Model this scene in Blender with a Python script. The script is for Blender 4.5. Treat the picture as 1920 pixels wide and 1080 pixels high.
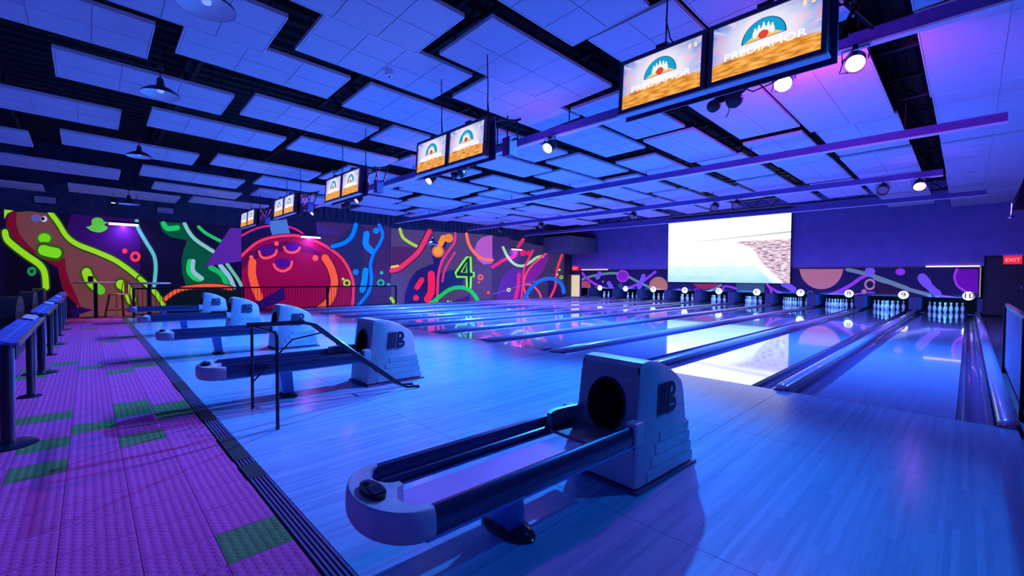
import bpy, bmesh, math, random
from mathutils import Vector, Matrix
from mathutils.geometry import tessellate_polygon
random.seed(7)
PI = math.pi
for o in list(bpy.data.objects): bpy.data.objects.remove(o, do_unlink=True)
S = bpy.context.scene
C = S.collection

# ------------------------------------------------------------------ camera
YAW, PIT, ROL, FPX, CAMZ = 0.8035, 0.025, 0.0059, 824.7, 1.2553
_c, _s = math.cos(YAW), math.sin(YAW)
_fw = Vector((-_s, _c, 0)); _rt = Vector((_c, _s, 0)); _up = Vector((0, 0, 1))
FW = _fw*math.cos(PIT) - _up*math.sin(PIT)
_u2 = _up*math.cos(PIT) + _fw*math.sin(PIT)
RT = _rt*math.cos(ROL) + _u2*math.sin(ROL)
UP = _u2*math.cos(ROL) - _rt*math.sin(ROL)
CAM = Vector((0, 0, CAMZ))
cd = bpy.data.cameras.new('camera'); cam = bpy.data.objects.new('camera', cd); C.objects.link(cam)
cd.sensor_width = 36; cd.lens = 36*FPX/1920; cd.clip_start = .05; cd.clip_end = 200
m = Matrix.Identity(4)
for i in range(3):
    m[i][0] = RT[i]; m[i][1] = UP[i]; m[i][2] = -FW[i]; m[i][3] = CAM[i]
cam.matrix_world = m
S.camera = cam

# ------------------------------------------------------------------ view, world, lights
S.view_settings.view_transform = 'Standard'; S.view_settings.look = 'None'
S.view_settings.exposure = 0.0; S.view_settings.gamma = 1.0
S.view_settings.use_curve_mapping = False
W = bpy.data.worlds.new('world'); S.world = W; W.use_nodes = True
bg = W.node_tree.nodes['Background']
bg.inputs[0].default_value = (0.045, 0.095, 1.0, 1); bg.inputs[1].default_value = 0.66

def spot(loc, aim, col, watts, angle=70, blend=.6, rad=.05):
    l = bpy.data.lights.new('spot', 'SPOT'); l.energy = watts; l.color = col
    l.spot_size = math.radians(angle); l.spot_blend = blend; l.shadow_soft_size = rad
    o = bpy.data.objects.new('spot_light', l); C.objects.link(o); o.location = loc
    o.rotation_euler = (Vector(aim)-Vector(loc)).to_track_quat('-Z', 'Y').to_euler()
    return o
def area(loc, aim, col, watts, sx, sy):
    l = bpy.data.lights.new('area', 'AREA'); l.shape = 'RECTANGLE'; l.size = sx; l.size_y = sy
    l.energy = watts; l.color = col
    o = bpy.data.objects.new('area_light', l); C.objects.link(o); o.location = loc
    o.rotation_euler = (Vector(aim)-Vector(loc)).to_track_quat('-Z', 'Y').to_euler()
    return o
BLUE = (0.03, 0.29, 1.0); VIOLET = (0.66, 0.04, 1.0); INDIGO = (0.04, 0.20, 1.0)
# coloured wash lights hung on the first lighting beam (over the foul line)
for x, w in ((-3.4, 2000), (-6.8, 3500), (-10.2, 3500), (-13.6, 3500)):
    spot((x, 5.75, 3.56), (x, 2.2, 0), BLUE, w, 86, .8, .05)
for x, w in ((-1.6, 420), (-4.6, 620), (-8.2, 620), (-11.8, 620), (-15.0, 560)):
    spot((x, 5.75, 3.54), (x-.3, -.6, 0), VIOLET, w, 62, .8, .05)
spot((-1.3, 6.1, 3.30), (-1.5, 9.0, 4.2), (.55, .03, 1.0), 300, 120, .8, .08)   # added violet spot, tints the clouds beyond the first beam
spot((.9, 5.75, 3.56), (-1.3, 2.3, 0.1), (0.0, .26, 1.0), 560, 60, .9, .05)  # extra blue spot added to brighten the ball return's right side
# spots added at the second and third beams to brighten the lanes
for k in range(8):
    x = -.6-k*2.15
    spot((x, 10.0, 3.5), (x, 9.7, 0), INDIGO, 2700, 114, .8, .05)
    spot((x, 14.1, 3.5), (x, 16.0, 0), (0.16, 0.16, 1.0), 2000, 125, .9, .05)

# ------------------------------------------------------------------ helpers
def lin(v):
    v = v/255.0
    return v/12.92 if v <= .04045 else ((v+.055)/1.055)**2.4
def rgb(r, g, b): return (lin(r), lin(g), lin(b))
def ray(u, v): return FW + RT*((u-960)/FPX) + UP*((540-v)/FPX)
def atz(u, v, z=0.0): r = ray(u, v); return CAM + r*((z-CAMZ)/r.z)
def atx(u, v, x): r = ray(u, v); return CAM + r*(x/r.x)
def aty(u, v, y): r = ray(u, v); return CAM + r*(y/r.y)

MATS = {}
def mat(name, col, rough=.5, metal=0, emit=None, es=0, coat=0, spec=.5, sample=True):
    if name in MATS: return MATS[name]
    mt = bpy.data.materials.new(name); mt.use_nodes = True
    b = mt.node_tree.nodes['Principled BSDF']
    b.inputs['Base Color'].default_value = (*col, 1); b.inputs['Roughness'].default_value = rough
    b.inputs['Metallic'].default_value = metal; b.inputs['Coat Weight'].default_value = coat
    b.inputs['Specular IOR Level'].default_value = spec
    if emit is not None:
        b.inputs['Emission Color'].default_value = (*emit, 1); b.inputs['Emission Strength'].default_value = es
        if not sample: mt.cycles.emission_sampling = 'NONE'
    MATS[name] = mt
    return mt
def nodes(mt): nt = mt.node_tree; return nt, nt.nodes, nt.links, nt.nodes['Principled BSDF']
def noise_var(mt, scale, lo, hi, detail=4, coords='Object', stretch=(1, 1, 1), bump=0):
    """fine colour variation (and relief) on a material"""
    nt, N, L, B = nodes(mt)
    tc = N.new('ShaderNodeTexCoord'); mp = N.new('ShaderNodeMapping'); mp.inputs['Scale'].default_value = stretch
    nz = N.new('ShaderNodeTexNoise'); nz.inputs['Scale'].default_value = scale; nz.inputs['Detail'].default_value = detail
    rp = N.new('ShaderNodeValToRGB')
    rp.color_ramp.elements[0].color = (*lo, 1); rp.color_ramp.elements[1].color = (*hi, 1)
    rp.color_ramp.elements[0].position = .3; rp.color_ramp.elements[1].position = .7
    L.new(tc.outputs[coords], mp.inputs[0]); L.new(mp.outputs[0], nz.inputs['Vector'])
    L.new(nz.outputs['Fac'], rp.inputs[0]); L.new(rp.outputs[0], B.inputs['Base Color'])
    if bump:
        bp = N.new('ShaderNodeBump'); bp.inputs['Strength'].default_value = bump; bp.inputs['Distance'].default_value = .01
        L.new(nz.outputs['Fac'], bp.inputs['Height']); L.new(bp.outputs[0], B.inputs['Normal'])
    return mt

class MB:
    def __init__(s): s.v = []; s.f = []
    def add(s, vs, fs):
        n = len(s.v); s.v += [tuple(p) for p in vs]; s.f += [tuple(i+n for i in f) for f in fs]; return s
    def box(s, x0, x1, y0, y1, z0, z1):
        return s.add([(x0,y0,z0),(x1,y0,z0),(x1,y1,z0),(x0,y1,z0),(x0,y0,z1),(x1,y0,z1),(x1,y1,z1),(x0,y1,z1)],
                     [(3,2,1,0),(4,5,6,7),(0,1,5,4),(1,2,6,5),(2,3,7,6),(3,0,4,7)])
    def bar(s, a, b, w, h=None):
        """square bar between two points"""
        h = h or w; a = Vector(a); b = Vector(b); d = (b-a).normalized()
        u = d.cross(Vector((0,0,1)))
        if u.length < 1e-4: u = Vector((1,0,0))
        u.normalize(); v = u.cross(d).normalized()
        vs = []
        for p in (a, b):
            for su, sv in ((-1,-1),(1,-1),(1,1),(-1,1)): vs.append(p + u*(su*w/2) + v*(sv*h/2))
        return s.add(vs, [(3,2,1,0),(4,5,6,7),(0,1,5,4),(1,2,6,5),(2,3,7,6),(3,0,4,7)])
    def tube(s, pts, r, n=8, closed=False):
        pts = [Vector(p) for p in pts]; k = len(pts); vs = []; up = None
        for i, p in enumerate(pts):
            if closed: d = pts[(i+1) % k]-pts[i-1]
            else: d = pts[min(i+1, k-1)]-pts[max(i-1, 0)]
            d.normalize()
            if up is None: up = d.orthogonal().normalized()
            u = (up - d*up.dot(d)); u = u.normalized() if u.length > 1e-6 else d.orthogonal().normalized(); up = u
            w = d.cross(u); rr = r[i] if isinstance(r, (list, tuple)) else r
            for j in range(n): a = 2*PI*j/n; vs.append(p + (u*math.cos(a)+w*math.sin(a))*rr)
        fs = []
        for i in range(k if closed else k-1):
            for j in range(n):
                a = i*n+j; b = i*n+(j+1) % n; c = ((i+1) % k)*n+(j+1) % n; e = ((i+1) % k)*n+j
                fs.append((a, b, c, e))
        if not closed: fs += [tuple(reversed(range(n))), tuple(range((k-1)*n, k*n))]
        return s.add(vs, fs)
    def lathe(s, prof, n=20, o=(0,0,0), cap=True):
        vs = []; k = len(prof)
        for r, z in prof:
            for j in range(n): a = 2*PI*j/n; vs.append((o[0]+r*math.cos(a), o[1]+r*math.sin(a), o[2]+z))
        fs = [(i*n+j, i*n+(j+1) % n, (i+1)*n+(j+1) % n, (i+1)*n+j) for i in range(k-1) for j in range(n)]
        if cap: fs += [tuple(reversed(range(n))), tuple(range((k-1)*n, k*n))]
        return s.add(vs, fs)
    def prism(s, poly, z0, z1):
        n = len(poly)
        return s.add([(x,y,z0) for x,y in poly]+[(x,y,z1) for x,y in poly],
                     [tuple(reversed(range(n))), tuple(range(n,2*n))]+[(i,(i+1)%n,n+(i+1)%n,n+i) for i in range(n)])
    def loft(s, rings, cap=True):
        n = len(rings[0]); k = len(rings); vs = [p for r in rings for p in r]
        fs = [(i*n+j, i*n+(j+1) % n, (i+1)*n+(j+1) % n, (i+1)*n+j) for i in range(k-1) for j in range(n)]
        if cap: fs += [tuple(reversed(range(n))), tuple(range((k-1)*n, k*n))]
        return s.add(vs, fs)
    def mesh(s, name, mt, smooth=False, bev=0):
        me = bpy.data.meshes.new(name); me.from_pydata(s.v, [], s.f); me.materials.append(mt)
        bm = bmesh.new(); bm.from_mesh(me); bmesh.ops.recalc_face_normals(bm, faces=bm.faces)
        if bev: bmesh.ops.bevel(bm, geom=bm.edges[:], offset=bev, segments=2, affect='EDGES', profile=.6, clamp_overlap=True)
        bm.to_mesh(me); bm.free()
        if smooth:
            me.polygons.foreach_set('use_smooth', [True]*len(me.polygons))
            me.set_sharp_from_angle(angle=math.radians(38))
        return me
    def build(s, name, mt, parent=None, smooth=False, bev=0):
        return link(name, s.mesh(name, mt, smooth, bev), parent)
def link(name, me, parent=None, loc=(0,0,0)):
    o = bpy.data.objects.new(name, me); C.objects.link(o); o.location = loc
    if parent: o.parent = parent
    return o
def tag(o, label=None, cat=None, group=None, kind=None):
    if label: o['label'] = label
    if cat: o['category'] = cat
    if group: o['group'] = group
    if kind: o['kind'] = kind
    return o
def thing(name, label, cat, loc=(0,0,0), rz=0, group=None):
    o = bpy.data.objects.new(name, None); C.objects.link(o); o.empty_display_size = .1
    o.location = loc; o.rotation_euler = (0,0,rz); return tag(o, label, cat, group)
def copy_tree(o, parent=None, kids=None):
    c = o.copy(); C.objects.link(c); c.parent = parent
    for ch in o.children: copy_tree(ch, c)
    return c
def struct(o): o['kind'] = 'structure'; return o
def text_mesh(txt, size, mt, extrude=.002, name='lettering', sx=1):
    cu = bpy.data.curves.new('t', 'FONT'); cu.body = txt; cu.size = size; cu.extrude = extrude
    cu.align_x = 'CENTER'; cu.align_y = 'CENTER'
    t = bpy.data.objects.new('t', cu); C.objects.link(t)
    dg = bpy.context.evaluated_depsgraph_get(); dg.update()
    me = bpy.data.meshes.new_from_object(t.evaluated_get(dg)); bpy.data.objects.remove(t)
    me.name = name; me.materials.clear(); me.materials.append(mt)
    if sx != 1:
        for v in me.vertices: v.co.x *= sx
    return me

def smooth_pts(pts, n=7):
    if len(pts) < 3: return pts
    P = [pts[0]]+list(pts)+[pts[-1]]; out = []
    for i in range(1, len(P)-2):
        p0, p1, p2, p3 = P[i-1:i+3]
        for k in range(n):
            t_ = k/n
            out.append(tuple(.5*((2*p1[a])+(-p0[a]+p2[a])*t_+(2*p0[a]-5*p1[a]+4*p2[a]-p3[a])*t_*t_+(-p0[a]+3*p1[a]-3*p2[a]+p3[a])*t_**3) for a in (0, 1)))
    return out+[pts[-1]]

# ------------------------------------------------------------------ materials
white_tile = noise_var(mat('ceiling_tile', (.72,.70,.74), .9), 60, (.52,.46,.56), (.64,.57,.68), 3, bump=.25)
tile_trim = mat('tile_trim', (.75,.73,.78), .5)
dark_steel = mat('dark_steel', (.016,.016,.03), .55, .3)
roof_mat = noise_var(mat('roof_deck', (.012,.012,.02), .8), 3, (.004,.004,.008), (.010,.010,.016))
black_metal = mat('black_metal', (.012,.012,.022), .3, .6)
black_gloss = mat('black_gloss', (.012,.012,.03), .18, .2)
chrome = mat('chrome', (.55,.55,.6), .18, 1)
plastic_grey = noise_var(mat('hood_plastic', (.42,.42,.52), .38), 9, (.36,.36,.46), (.46,.46,.56))
speckle = noise_var(mat('hood_speckle', (.2,.2,.26), .6), 220, (.10,.10,.14), (.34,.33,.40), 2)
rack_dark = mat('rack_channel', (.03,.04,.12), .25, .4)
rack_blue = mat('rack_blue_trim', (.10,.18,.5), .28, .2)
rack_plate = noise_var(mat('rack_plate', (.45,.28,.5), .35), 4, (.46,.22,.48), (.60,.30,.66))  # violet light from above is put into the plate's base colour
rubber = mat('rubber', (.012,.012,.014), .7)
beam_mat = mat('beam_paint', (.10,.07,.30), .5)
beam_edge = mat('beam_edge', (.7,.68,.75), .4)
wall_blue = noise_var(mat('wall_blue', (.03,.03,.22), .8), 2.2, (.24,.19,.50), (.30,.24,.60))
wall_dark = noise_var(mat('wall_dark', (.04,.05,.09), .85), 5, (.03,.04,.07), (.055,.07,.12))
pin_mat = mat('pin_white', (.85,.85,.85), .25, coat=.4)
pin_red = mat('pin_stripe', (.5,.02,.03), .3)
cap_mat = mat('cap_grey', (.30,.25,.36), .22, .1, coat=.5)
gutter_mat = mat('gutter_dark', (.07,.06,.16), .2, .3, coat=.4)
cushion = mat('booth_vinyl', (.008,.008,.014), .35)

def board_material(name, lo, hi, rough, coat, period, vary):
    mt = mat(name, lo, rough, coat=coat)
    nt, N, L, B = nodes(mt)
    B.inputs['Coat Roughness'].default_value = rough*.35
    tc = N.new('ShaderNodeTexCoord'); sp = N.new('ShaderNodeSeparateXYZ')
    L.new(tc.outputs['Object'], sp.inputs[0])
    d = N.new('ShaderNodeMath'); d.operation = 'DIVIDE'; d.inputs[1].default_value = period; L.new(sp.outputs[0], d.inputs[0])
    fl = N.new('ShaderNodeMath'); fl.operation = 'FLOOR'; L.new(d.outputs[0], fl.inputs[0])
    d2 = N.new('ShaderNodeMath'); d2.operation = 'DIVIDE'; d2.inputs[1].default_value = 1.1; L.new(sp.outputs[1], d2.inputs[0])
    wn0 = N.new('ShaderNodeTexWhiteNoise'); wn0.noise_dimensions = '1D'; L.new(fl.outputs[0], wn0.inputs['W'])
    ad = N.new('ShaderNodeMath'); L.new(d2.outputs[0], ad.inputs[0]); L.new(wn0.outputs[0], ad.inputs[1])
    fl2 = N.new('ShaderNodeMath'); fl2.operation = 'FLOOR'; L.new(ad.outputs[0], fl2.inputs[0])
    cb = N.new('ShaderNodeCombineXYZ'); L.new(fl.outputs[0], cb.inputs[0]); L.new(fl2.outputs[0], cb.inputs[1])
    wn = N.new('ShaderNodeTexWhiteNoise'); wn.noise_dimensions = '3D'; L.new(cb.outputs[0], wn.inputs['Vector'])
    mx = N.new('ShaderNodeMix'); mx.data_type = 'RGBA'
    mx.inputs[6].default_value = (*lo, 1); mx.inputs[7].default_value = (*hi, 1)
    L.new(wn.outputs[0], mx.inputs[0])
    # fine grain across the boards
    mp = N.new('ShaderNodeMapping'); mp.inputs['Scale'].default_value = (40, 1.5, 1); L.new(tc.outputs['Object'], mp.inputs[0])
    nz = N.new('ShaderNodeTexNoise'); nz.inputs['Scale'].default_value = 2; nz.inputs['Detail'].default_value = 5; L.new(mp.outputs[0], nz.inputs['Vector'])
    m2 = N.new('ShaderNodeMix'); m2.data_type = 'RGBA'; m2.blend_type = 'MULTIPLY'; m2.inputs[0].default_value = vary
    L.new(mx.outputs[2], m2.inputs[6]); L.new(nz.outputs['Fac'], m2.inputs[7])
    L.new(m2.outputs[2], B.inputs['Base Color'])
    return mt
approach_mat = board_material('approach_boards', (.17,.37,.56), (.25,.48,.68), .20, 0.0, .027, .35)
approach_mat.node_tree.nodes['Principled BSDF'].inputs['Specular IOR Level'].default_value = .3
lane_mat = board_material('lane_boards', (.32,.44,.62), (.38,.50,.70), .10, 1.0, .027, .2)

def stud_carpet(name, c1, c2):
    mt = mat(name, c1, .75, spec=.25); noise_var(mt, 3, c1, c2, 3)
    nt, N, L, B = nodes(mt)
    tc = N.new('ShaderNodeTexCoord'); mp = N.new('ShaderNodeMapping'); mp.inputs['Scale'].default_value = (26, 26, 26)
    vo = N.new('ShaderNodeTexVoronoi'); vo.inputs['Scale'].default_value = 1; vo.inputs['Randomness'].default_value = .05
    L.new(tc.outputs['Object'], mp.inputs[0]); L.new(mp.outputs[0], vo.inputs['Vector'])
    rp = N.new('ShaderNodeValToRGB'); rp.color_ramp.elements[0].position = .25; rp.color_ramp.elements[1].position = .42
    rp.color_ramp.elements[0].color = (1,1,1,1); rp.color_ramp.elements[1].color = (0,0,0,1)
    L.new(vo.outputs['Distance'], rp.inputs[0])
    bp = N.new('ShaderNodeBump'); bp.inputs['Strength'].default_value = .5; bp.inputs['Distance'].default_value = .005
    L.new(rp.outputs[0], bp.inputs['Height']); L.new(bp.outputs[0], B.inputs['Normal'])
    return mt
carpet_purple = stud_carpet('floor_tile_mauve', (.42,.055,.22), (.50,.07,.28))
carpet_green = stud_carpet('floor_tile_green', (.07,.15,.045), (.09,.19,.06))

# ------------------------------------------------------------------ room shell
XL, YF, YN = -18.3, 23.15, -4.2       # mural wall, far wall, rear opening
ROOF = 5.0
EDGE = 0.80                            # concourse edge / start of approach
FOUL = 5.58
LW = 1.0668; D1, D2 = .628, .6206
def laneR(i):
    x = -.05
    for k in range(10, i, -1): x -= LW + (D1 if k % 2 == 0 else D2)
    return x
floor = struct(MB().box(XL-.2, 3.2, YN, 25.2, -.30, -.14).build('floor', mat('subfloor', (.02,.02,.03), .9)))
tag(floor, 'dark floor slab carrying the bowling approach, lanes and studded concourse tiles')
# roof deck: corrugated sheet and joists
mb = MB(); n = 0; vs = []; fs = []
x = XL-.2; prof = []
while x < 3.2:
    prof += [(x, ROOF), (x+.11, ROOF), (x+.15, ROOF+.07), (x+.26, ROOF+.07)]; x += .30
for px, pz in prof: vs += [(px, YN, pz), (px, 25.2, pz)]
for i in range(len(prof)-1): fs.append((2*i, 2*i+1, 2*i+3, 2*i+2))
mb.add(vs, fs); ceiling = struct(mb.build('ceiling', roof_mat)); tag(ceiling, 'black corrugated steel roof deck above the hanging clouds')
for k in range(12):
    y = -3.4+k*2.35; j = MB()
    j.box(XL, 3.1, y-.03, y+.03, 4.90, 4.96); j.box(XL, 3.1, y-.03, y+.03, 4.52, 4.57)
    xx = XL
    while xx < 2.6:
        j.bar((xx, y, 4.55), (xx+.4, y, 4.92), .03); j.bar((xx+.4, y, 4.92), (xx+.8, y, 4.55), .03); xx += .8
    j.build('roof_joist', dark_steel, ceiling)
wall_left = struct(MB().box(XL-.2, XL, YN, YF+1.8, 0, ROOF).build('wall_left', wall_dark))
tag(wall_left, 'long side wall painted with neon bowling mural panels')
wall_far = struct(MB().box(XL, 3.2, YF, YF+.12, 1.74, ROOF).build('wall_far', wall_blue))
tag(wall_far, 'plain deep blue end wall above the pin masks')
struct(tag(MB().box(.45, 3.2, YF, YF+.12, 0, 1.74).build('wall_far_side', wall_blue), 'deep blue end wall beside lane ten'))
struct(tag(MB().box(XL, 3.2, 25.1, 25.2, -.1, ROOF).build('wall_pit', rubber), 'black wall behind the pin pits'))
struct(tag(MB().box(3.2, 3.35, 1.5, 25.2, -.1, ROOF).build('wall_right', wall_dark), 'dark side wall beyond the lane ten railing'))
# bulkhead above the first mural panel, with seams
bulk = MB().box(XL, XL+.06, YN, 4.2, 3.02, ROOF).build('bulkhead', wall_dark, wall_left)
for y in (-2.2, -.2, 1.6, 3.2): MB().box(XL+.06, XL+.066, y, y+.015, 3.05, 4.6).build('seam', rubber, bulk)
rib = noise_var(mat('wall_ribs', (.06,.06,.10), .6), 6, (.05,.05,.09), (.08,.08,.13))
for k in range(70):
    y = 5.0+k*.25
    MB().box(XL, XL+.05, y, y+.10, 3.62, ROOF-.1).build('wall_rib', rib, wall_left)

# ------------------------------------------------------------------ approach floor
ap_edges = [.32] + [-.05-LW/2-.02-1.691*k-.57 for k in range(10)]
ap_edges = [.32, -1.43, -3.12, -4.81, -6.50, -8.19, -9.88, -11.57, -13.26, -14.95, -16.85]
ys = [EDGE, 2.02, 3.84, FOUL]
for i in range(len(ap_edges)-1):
    for k in range(3):
        g = .002
        p = MB().box(ap_edges[i+1]+g, ap_edges[i]-g, ys[k]+g, ys[k+1]-g, -.14, 0).build('approach_panel', approach_mat, floor)
MB().box(-18.3, -16.86, EDGE, 25, -.14, -.02).build('side_floor', mat('side_floor', (.03,.03,.05), .5), floor)
MB().box(.33, 3.2, -4.2, 25, -.14, -.05).build('side_floor', MATS['side_floor'], floor)

# ------------------------------------------------------------------ lanes, gutters, caps
LANE_END = 24.35
lane_ys = [FOUL+.004, 8.7, 11.8, 14.9, 18.0, 21.0, LANE_END]
def gutter_mb(x0, x1, y0, y1):
    n = 8; m_ = MB(); r = (x1-x0)/2; cx = (x0+x1)/2
    ring = [(cx-r*math.cos(PI*j/n), -.085*math.sin(PI*j/n)-.004) for j in range(n+1)]
    low = [(x, z-.012) for x, z in reversed(ring)]
    prof_ = ring+low
    return m_.loft([[(x, y0, z) for x, z in prof_], [(x, y1, z) for x, z in prof_]])
lane_words = ['one','two','three','four','five','six','seven','eight','nine','ten']
for i in range(1, 11):
    xr = laneR(i); xl = xr-LW
    t = thing('bowling_lane', 'glossy bowling lane leading to the pins under number '+lane_words[i-1], 'lane', ((xl+xr)/2, FOUL, 0), 0, 'ten bowling lanes')
    hw = LW/2
    for k in range(6):
        MB().box(-hw, hw, lane_ys[k]-FOUL+.002, lane_ys[k+1]-FOUL-.002, -.13, 0).build('lane_panel', lane_mat, t)
    for s, nm in ((-1, 'left'), (1, 'right')):
        a = hw+.004; b = hw+.236
        gx = (a, b) if s > 0 else (-b, -a)
        gutter_mb(gx[0], gx[1], .01, LANE_END-FOUL-.3).build('gutter', gutter_mat, t, smooth=True)
        MB().box(gx[0], gx[1], -.002, .008, -.12, -.001).build('gutter_end', dark_steel, t)
def cap(xc, w, label):
    t = thing('division_cap', label, 'lane divider', (xc, FOUL, 0), 0, 'divider caps between the lanes')
    n = 8; w2 = w/2
    prof_ = [(-w2, -.12), (-w2, .02)] + [(-w2*math.cos(PI*j/n), .025+.04*math.sin(PI*j/n)) for j in range(1, n)] + [(w2, .02), (w2, -.12)]
    rings = []
    for y, sx, sz in ((.0, .55, .45), (.03, .85, .8), (.08, 1, 1)):
        rings.append([(x*sx, y, z*sz if z > 0 else z) for x, z in prof_])
    rings.append([(x, LANE_END-FOUL-.35, z) for x, z in prof_])
    MB().loft(rings).build('cap_rail', cap_mat, t, smooth=True)
    MB().box(-w2-.004, w2+.004, .004, .06, -.118, .012).build('cap_nose', rack_dark, t, bev=.004)
    return t
cap(.27, .14, 'grey divider cap on the outer side of lane ten beside the railing')
for i in range(10, 1, -1):
    xl = laneR(i)-LW; d = D1 if i % 2 == 0 else D2
    cap(xl-d/2, d-.48, 'long grey divider cap between lanes %s and %s' % (lane_words[i-2], lane_words[i-1]))
cap(laneR(1)-LW-.31, .14, 'long grey divider cap on the mural side of lane one')

# ------------------------------------------------------------------ concourse tiles and threshold
TX, TY = .2935, .268
green_px = [(240/3, 720+190/3), (505/3, 720+245/3), (250/3, 720+315/3), (110/3, 720+345/3), (90/3, 720+475/3), (250/3, 720+445/3),
            (745/3, 720+135/3), (1000/3, 720+165/3), (785/3, 720+280/3), (476, 1010), (410, 1076), (30/3, 720+210/3),
            (410/3.373, 530+512/3.373), (220/3.373, 530+540/3.373), (190/3.373, 530+605/3.373), (820/3.373, 530+485/3.373),
            (770/3.373, 530+560/3.373), (930/3.373, 530+515/3.373), (530/3.373, 530+550/3.373), (670/3.373, 530+375/3.373),
            (330/3.373, 530+410/3.373), (600/3.373, 530+290/3.373), (850/3.373, 530+345/3.373), (720/3, 720+150/3), (870/3, 720+150/3), (1085/3, 720+150/3)]
greens = set()
for u, v in green_px:
    p = atz(u, v); greens.add((int(math.floor((p.x+2.20)/TX)), int(math.floor((p.y-.69)/TY))))
me_p = MB().box(-TX/2+.0015, TX/2-.0015, -TY/2+.0015, TY/2-.0015, -.02, 0).mesh('floor_tile', carpet_purple)
me_g = MB().box(-TX/2+.0015, TX/2-.0015, -TY/2+.0015, TY/2-.0015, -.02, 0).mesh('floor_tile', carpet_green)
cells = []
for ix in range(-55, 5):
    for iy in range(-18, 0):
        cx = -2.20+(ix+.5)*TX; cy = .69+(iy+.5)*TY
        if cx < XL+.1 or cy < -4.1: continue
        cells.append((math.hypot(cx, cy), ix, iy, cx, cy))
# tiles in view first, nearest first
def inview(cx, cy):
    d = Vector((cx, cy, 0))-CAM; Z = d.dot(FW)
    if Z < .2: return False
    u = 960+FPX*d.dot(RT)/Z; v = 540-FPX*d.dot(UP)/Z
    return -40 < u < 1960 and v < 1120
cells.sort(key=lambda c: (not inview(c[3], c[4]), c[0]))
rest = MB(); restg = MB()
for k, (dd, ix, iy, cx, cy) in enumerate(cells):
    if k < 290 or ((ix, iy) in greens and inview(cx, cy)):
        link('floor_tile', me_g if (ix, iy) in greens else me_p, floor, (cx, cy, 0))
    else:
        rest.box(cx-TX/2+.0015, cx+TX/2-.0015, cy-TY/2+.0015, cy+TY/2-.0015, -.02, 0)
tag(rest.build('floor_tile_field', carpet_purple, floor), kind='stuff')
MB().box(XL, .32, YN, .70, -.14, -.021).build('concourse_screed', rubber, floor)
t = thing('threshold_strip', 'ribbed dark metal threshold strip between studded tiles and bowling approach', 'threshold', (-8, .75, 0))
MB().box(-9.5, 8.3, -.058, .048, -.13, .001).build('strip_base', black_metal, t)
slat = mat('threshold_slat', (.20,.14,.30), .35, .5)
for k in range(5):
    y = -.050+k*.0205
    MB().box(-9.5, 8.3, y, y+.011, .001, .007).build('strip_slat', slat, t)
for x0, ln in ((4.05, .55), (3.15, .35), (4.72, .25), (1.6, .5)):
    MB().box(x0, x0+ln, -.056, .045, .0075, .009).build('tape_patch', rubber, t)

# ------------------------------------------------------------------ hanging acoustic clouds
def zs(x, y):
    z = 4.3 + .04*x - .02*y
    return z if y < 5.5 else max(z, 3.90)
cl = [(-7.3,-6.35,-1.45,.58,0),(-8.7,-7.75,-.28,1.63,0),(-10.7,-9.65,-1.6,.43,0),(-10.1,-9.15,.78,2.78,0),(-7.0,-6.14,.83,2.72,.05),
 (-6.15,-5.2,-.4,1.61,0),(-8.45,-7.5,1.85,3.85,0),(-9.75,-8.9,2.96,5.02,0),(-12.05,-11.15,2.03,4.18,0),(-8.1,-7.2,3.97,6.0,0),
 (-12.4,-11.45,-.33,1.75,0),(-13.05,-12.0,-2.8,-.75,0),(-15.2,-14.1,-1.5,.6,0),(-14.25,-13.2,.94,3.0,0),(-17.7,-16.6,-.35,2.05,0),
 (-18.2,-17.3,-2.9,-.84,0),(-17.2,-16.3,2.32,4.4,0),(-5.9,-4.9,1.9,3.93,.05),(-4.88,-3.88,.9,3.0,0),(-4.68,-3.67,3.22,5.54,0),
 (-5.65,-4.75,4.13,6.2,.06),(-3.42,-2.4,2.2,4.3,0),(-3.27,-2.2,4.41,6.92,.05),(-3.25,-2.22,6.98,9.5,.05),(-2.15,-.93,6.77,9.95,0),
 (-2.15,-.95,4.1,6.2,.05),(-2.1,-.9,9.98,12.3,.05),(-2.1,-.88,12.4,15.0,.03),(-2.1,-.88,15.1,17.9,.03),(-2.1,-.88,18.0,21.5,.06),
 (-.48,1.0,4.2,6.45,.0),(-.48,1.0,6.6,9.57,0),(-.46,1.0,9.62,12.8,.04),(-.46,1.0,12.85,16.4,.04),(-.48,1.0,16.5,20.0,.07),(-.48,1.0,20.05,23.0,.07),
 (-4.68,-3.68,5.85,7.95,.05),(-4.55,-3.55,8.0,10.15,0),(-4.5,-3.5,10.35,12.75,.05),(-4.5,-3.5,12.9,15.3,0),(-4.45,-3.5,15.5,17.9,.05),
 (-3.25,-2.22,9.65,12.1,0),(-3.25,-2.22,12.25,14.7,.05),(-3.2,-2.2,14.85,17.4,0),
 (-13.3,-12.4,3.2,5.3,0),(-15.8,-14.9,1.3,3.3,0),(-11.0,-10.1,4.4,6.4,0),(-2.15,-1.0,1.6,3.9,.05),(-6.15,-5.2,-2.7,-.6,0)]
for k, (xc, y0) in enumerate(((-5.25,6.42),(-6.5,2.95),(-7.7,6.25),(-9.25,5.3),(-10.55,6.65),(-11.85,4.55),(-13.1,5.6),(-14.35,3.5),(-15.6,4.6),(-16.85,5.2))):
    y = y0; j = 0
    while y < 16.4:
        L_ = 2.05 if y < 9 else 2.25
        cl.append((xc-.49, xc+.49, y, min(y+L_, 18.0), .05 if (j+k) % 3 == 0 else 0)); y += L_+.38; j += 1
TM = MB().box(-.5, .5, -.5, .5, -.5, .5).mesh('ceiling_tile', white_tile)
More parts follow.
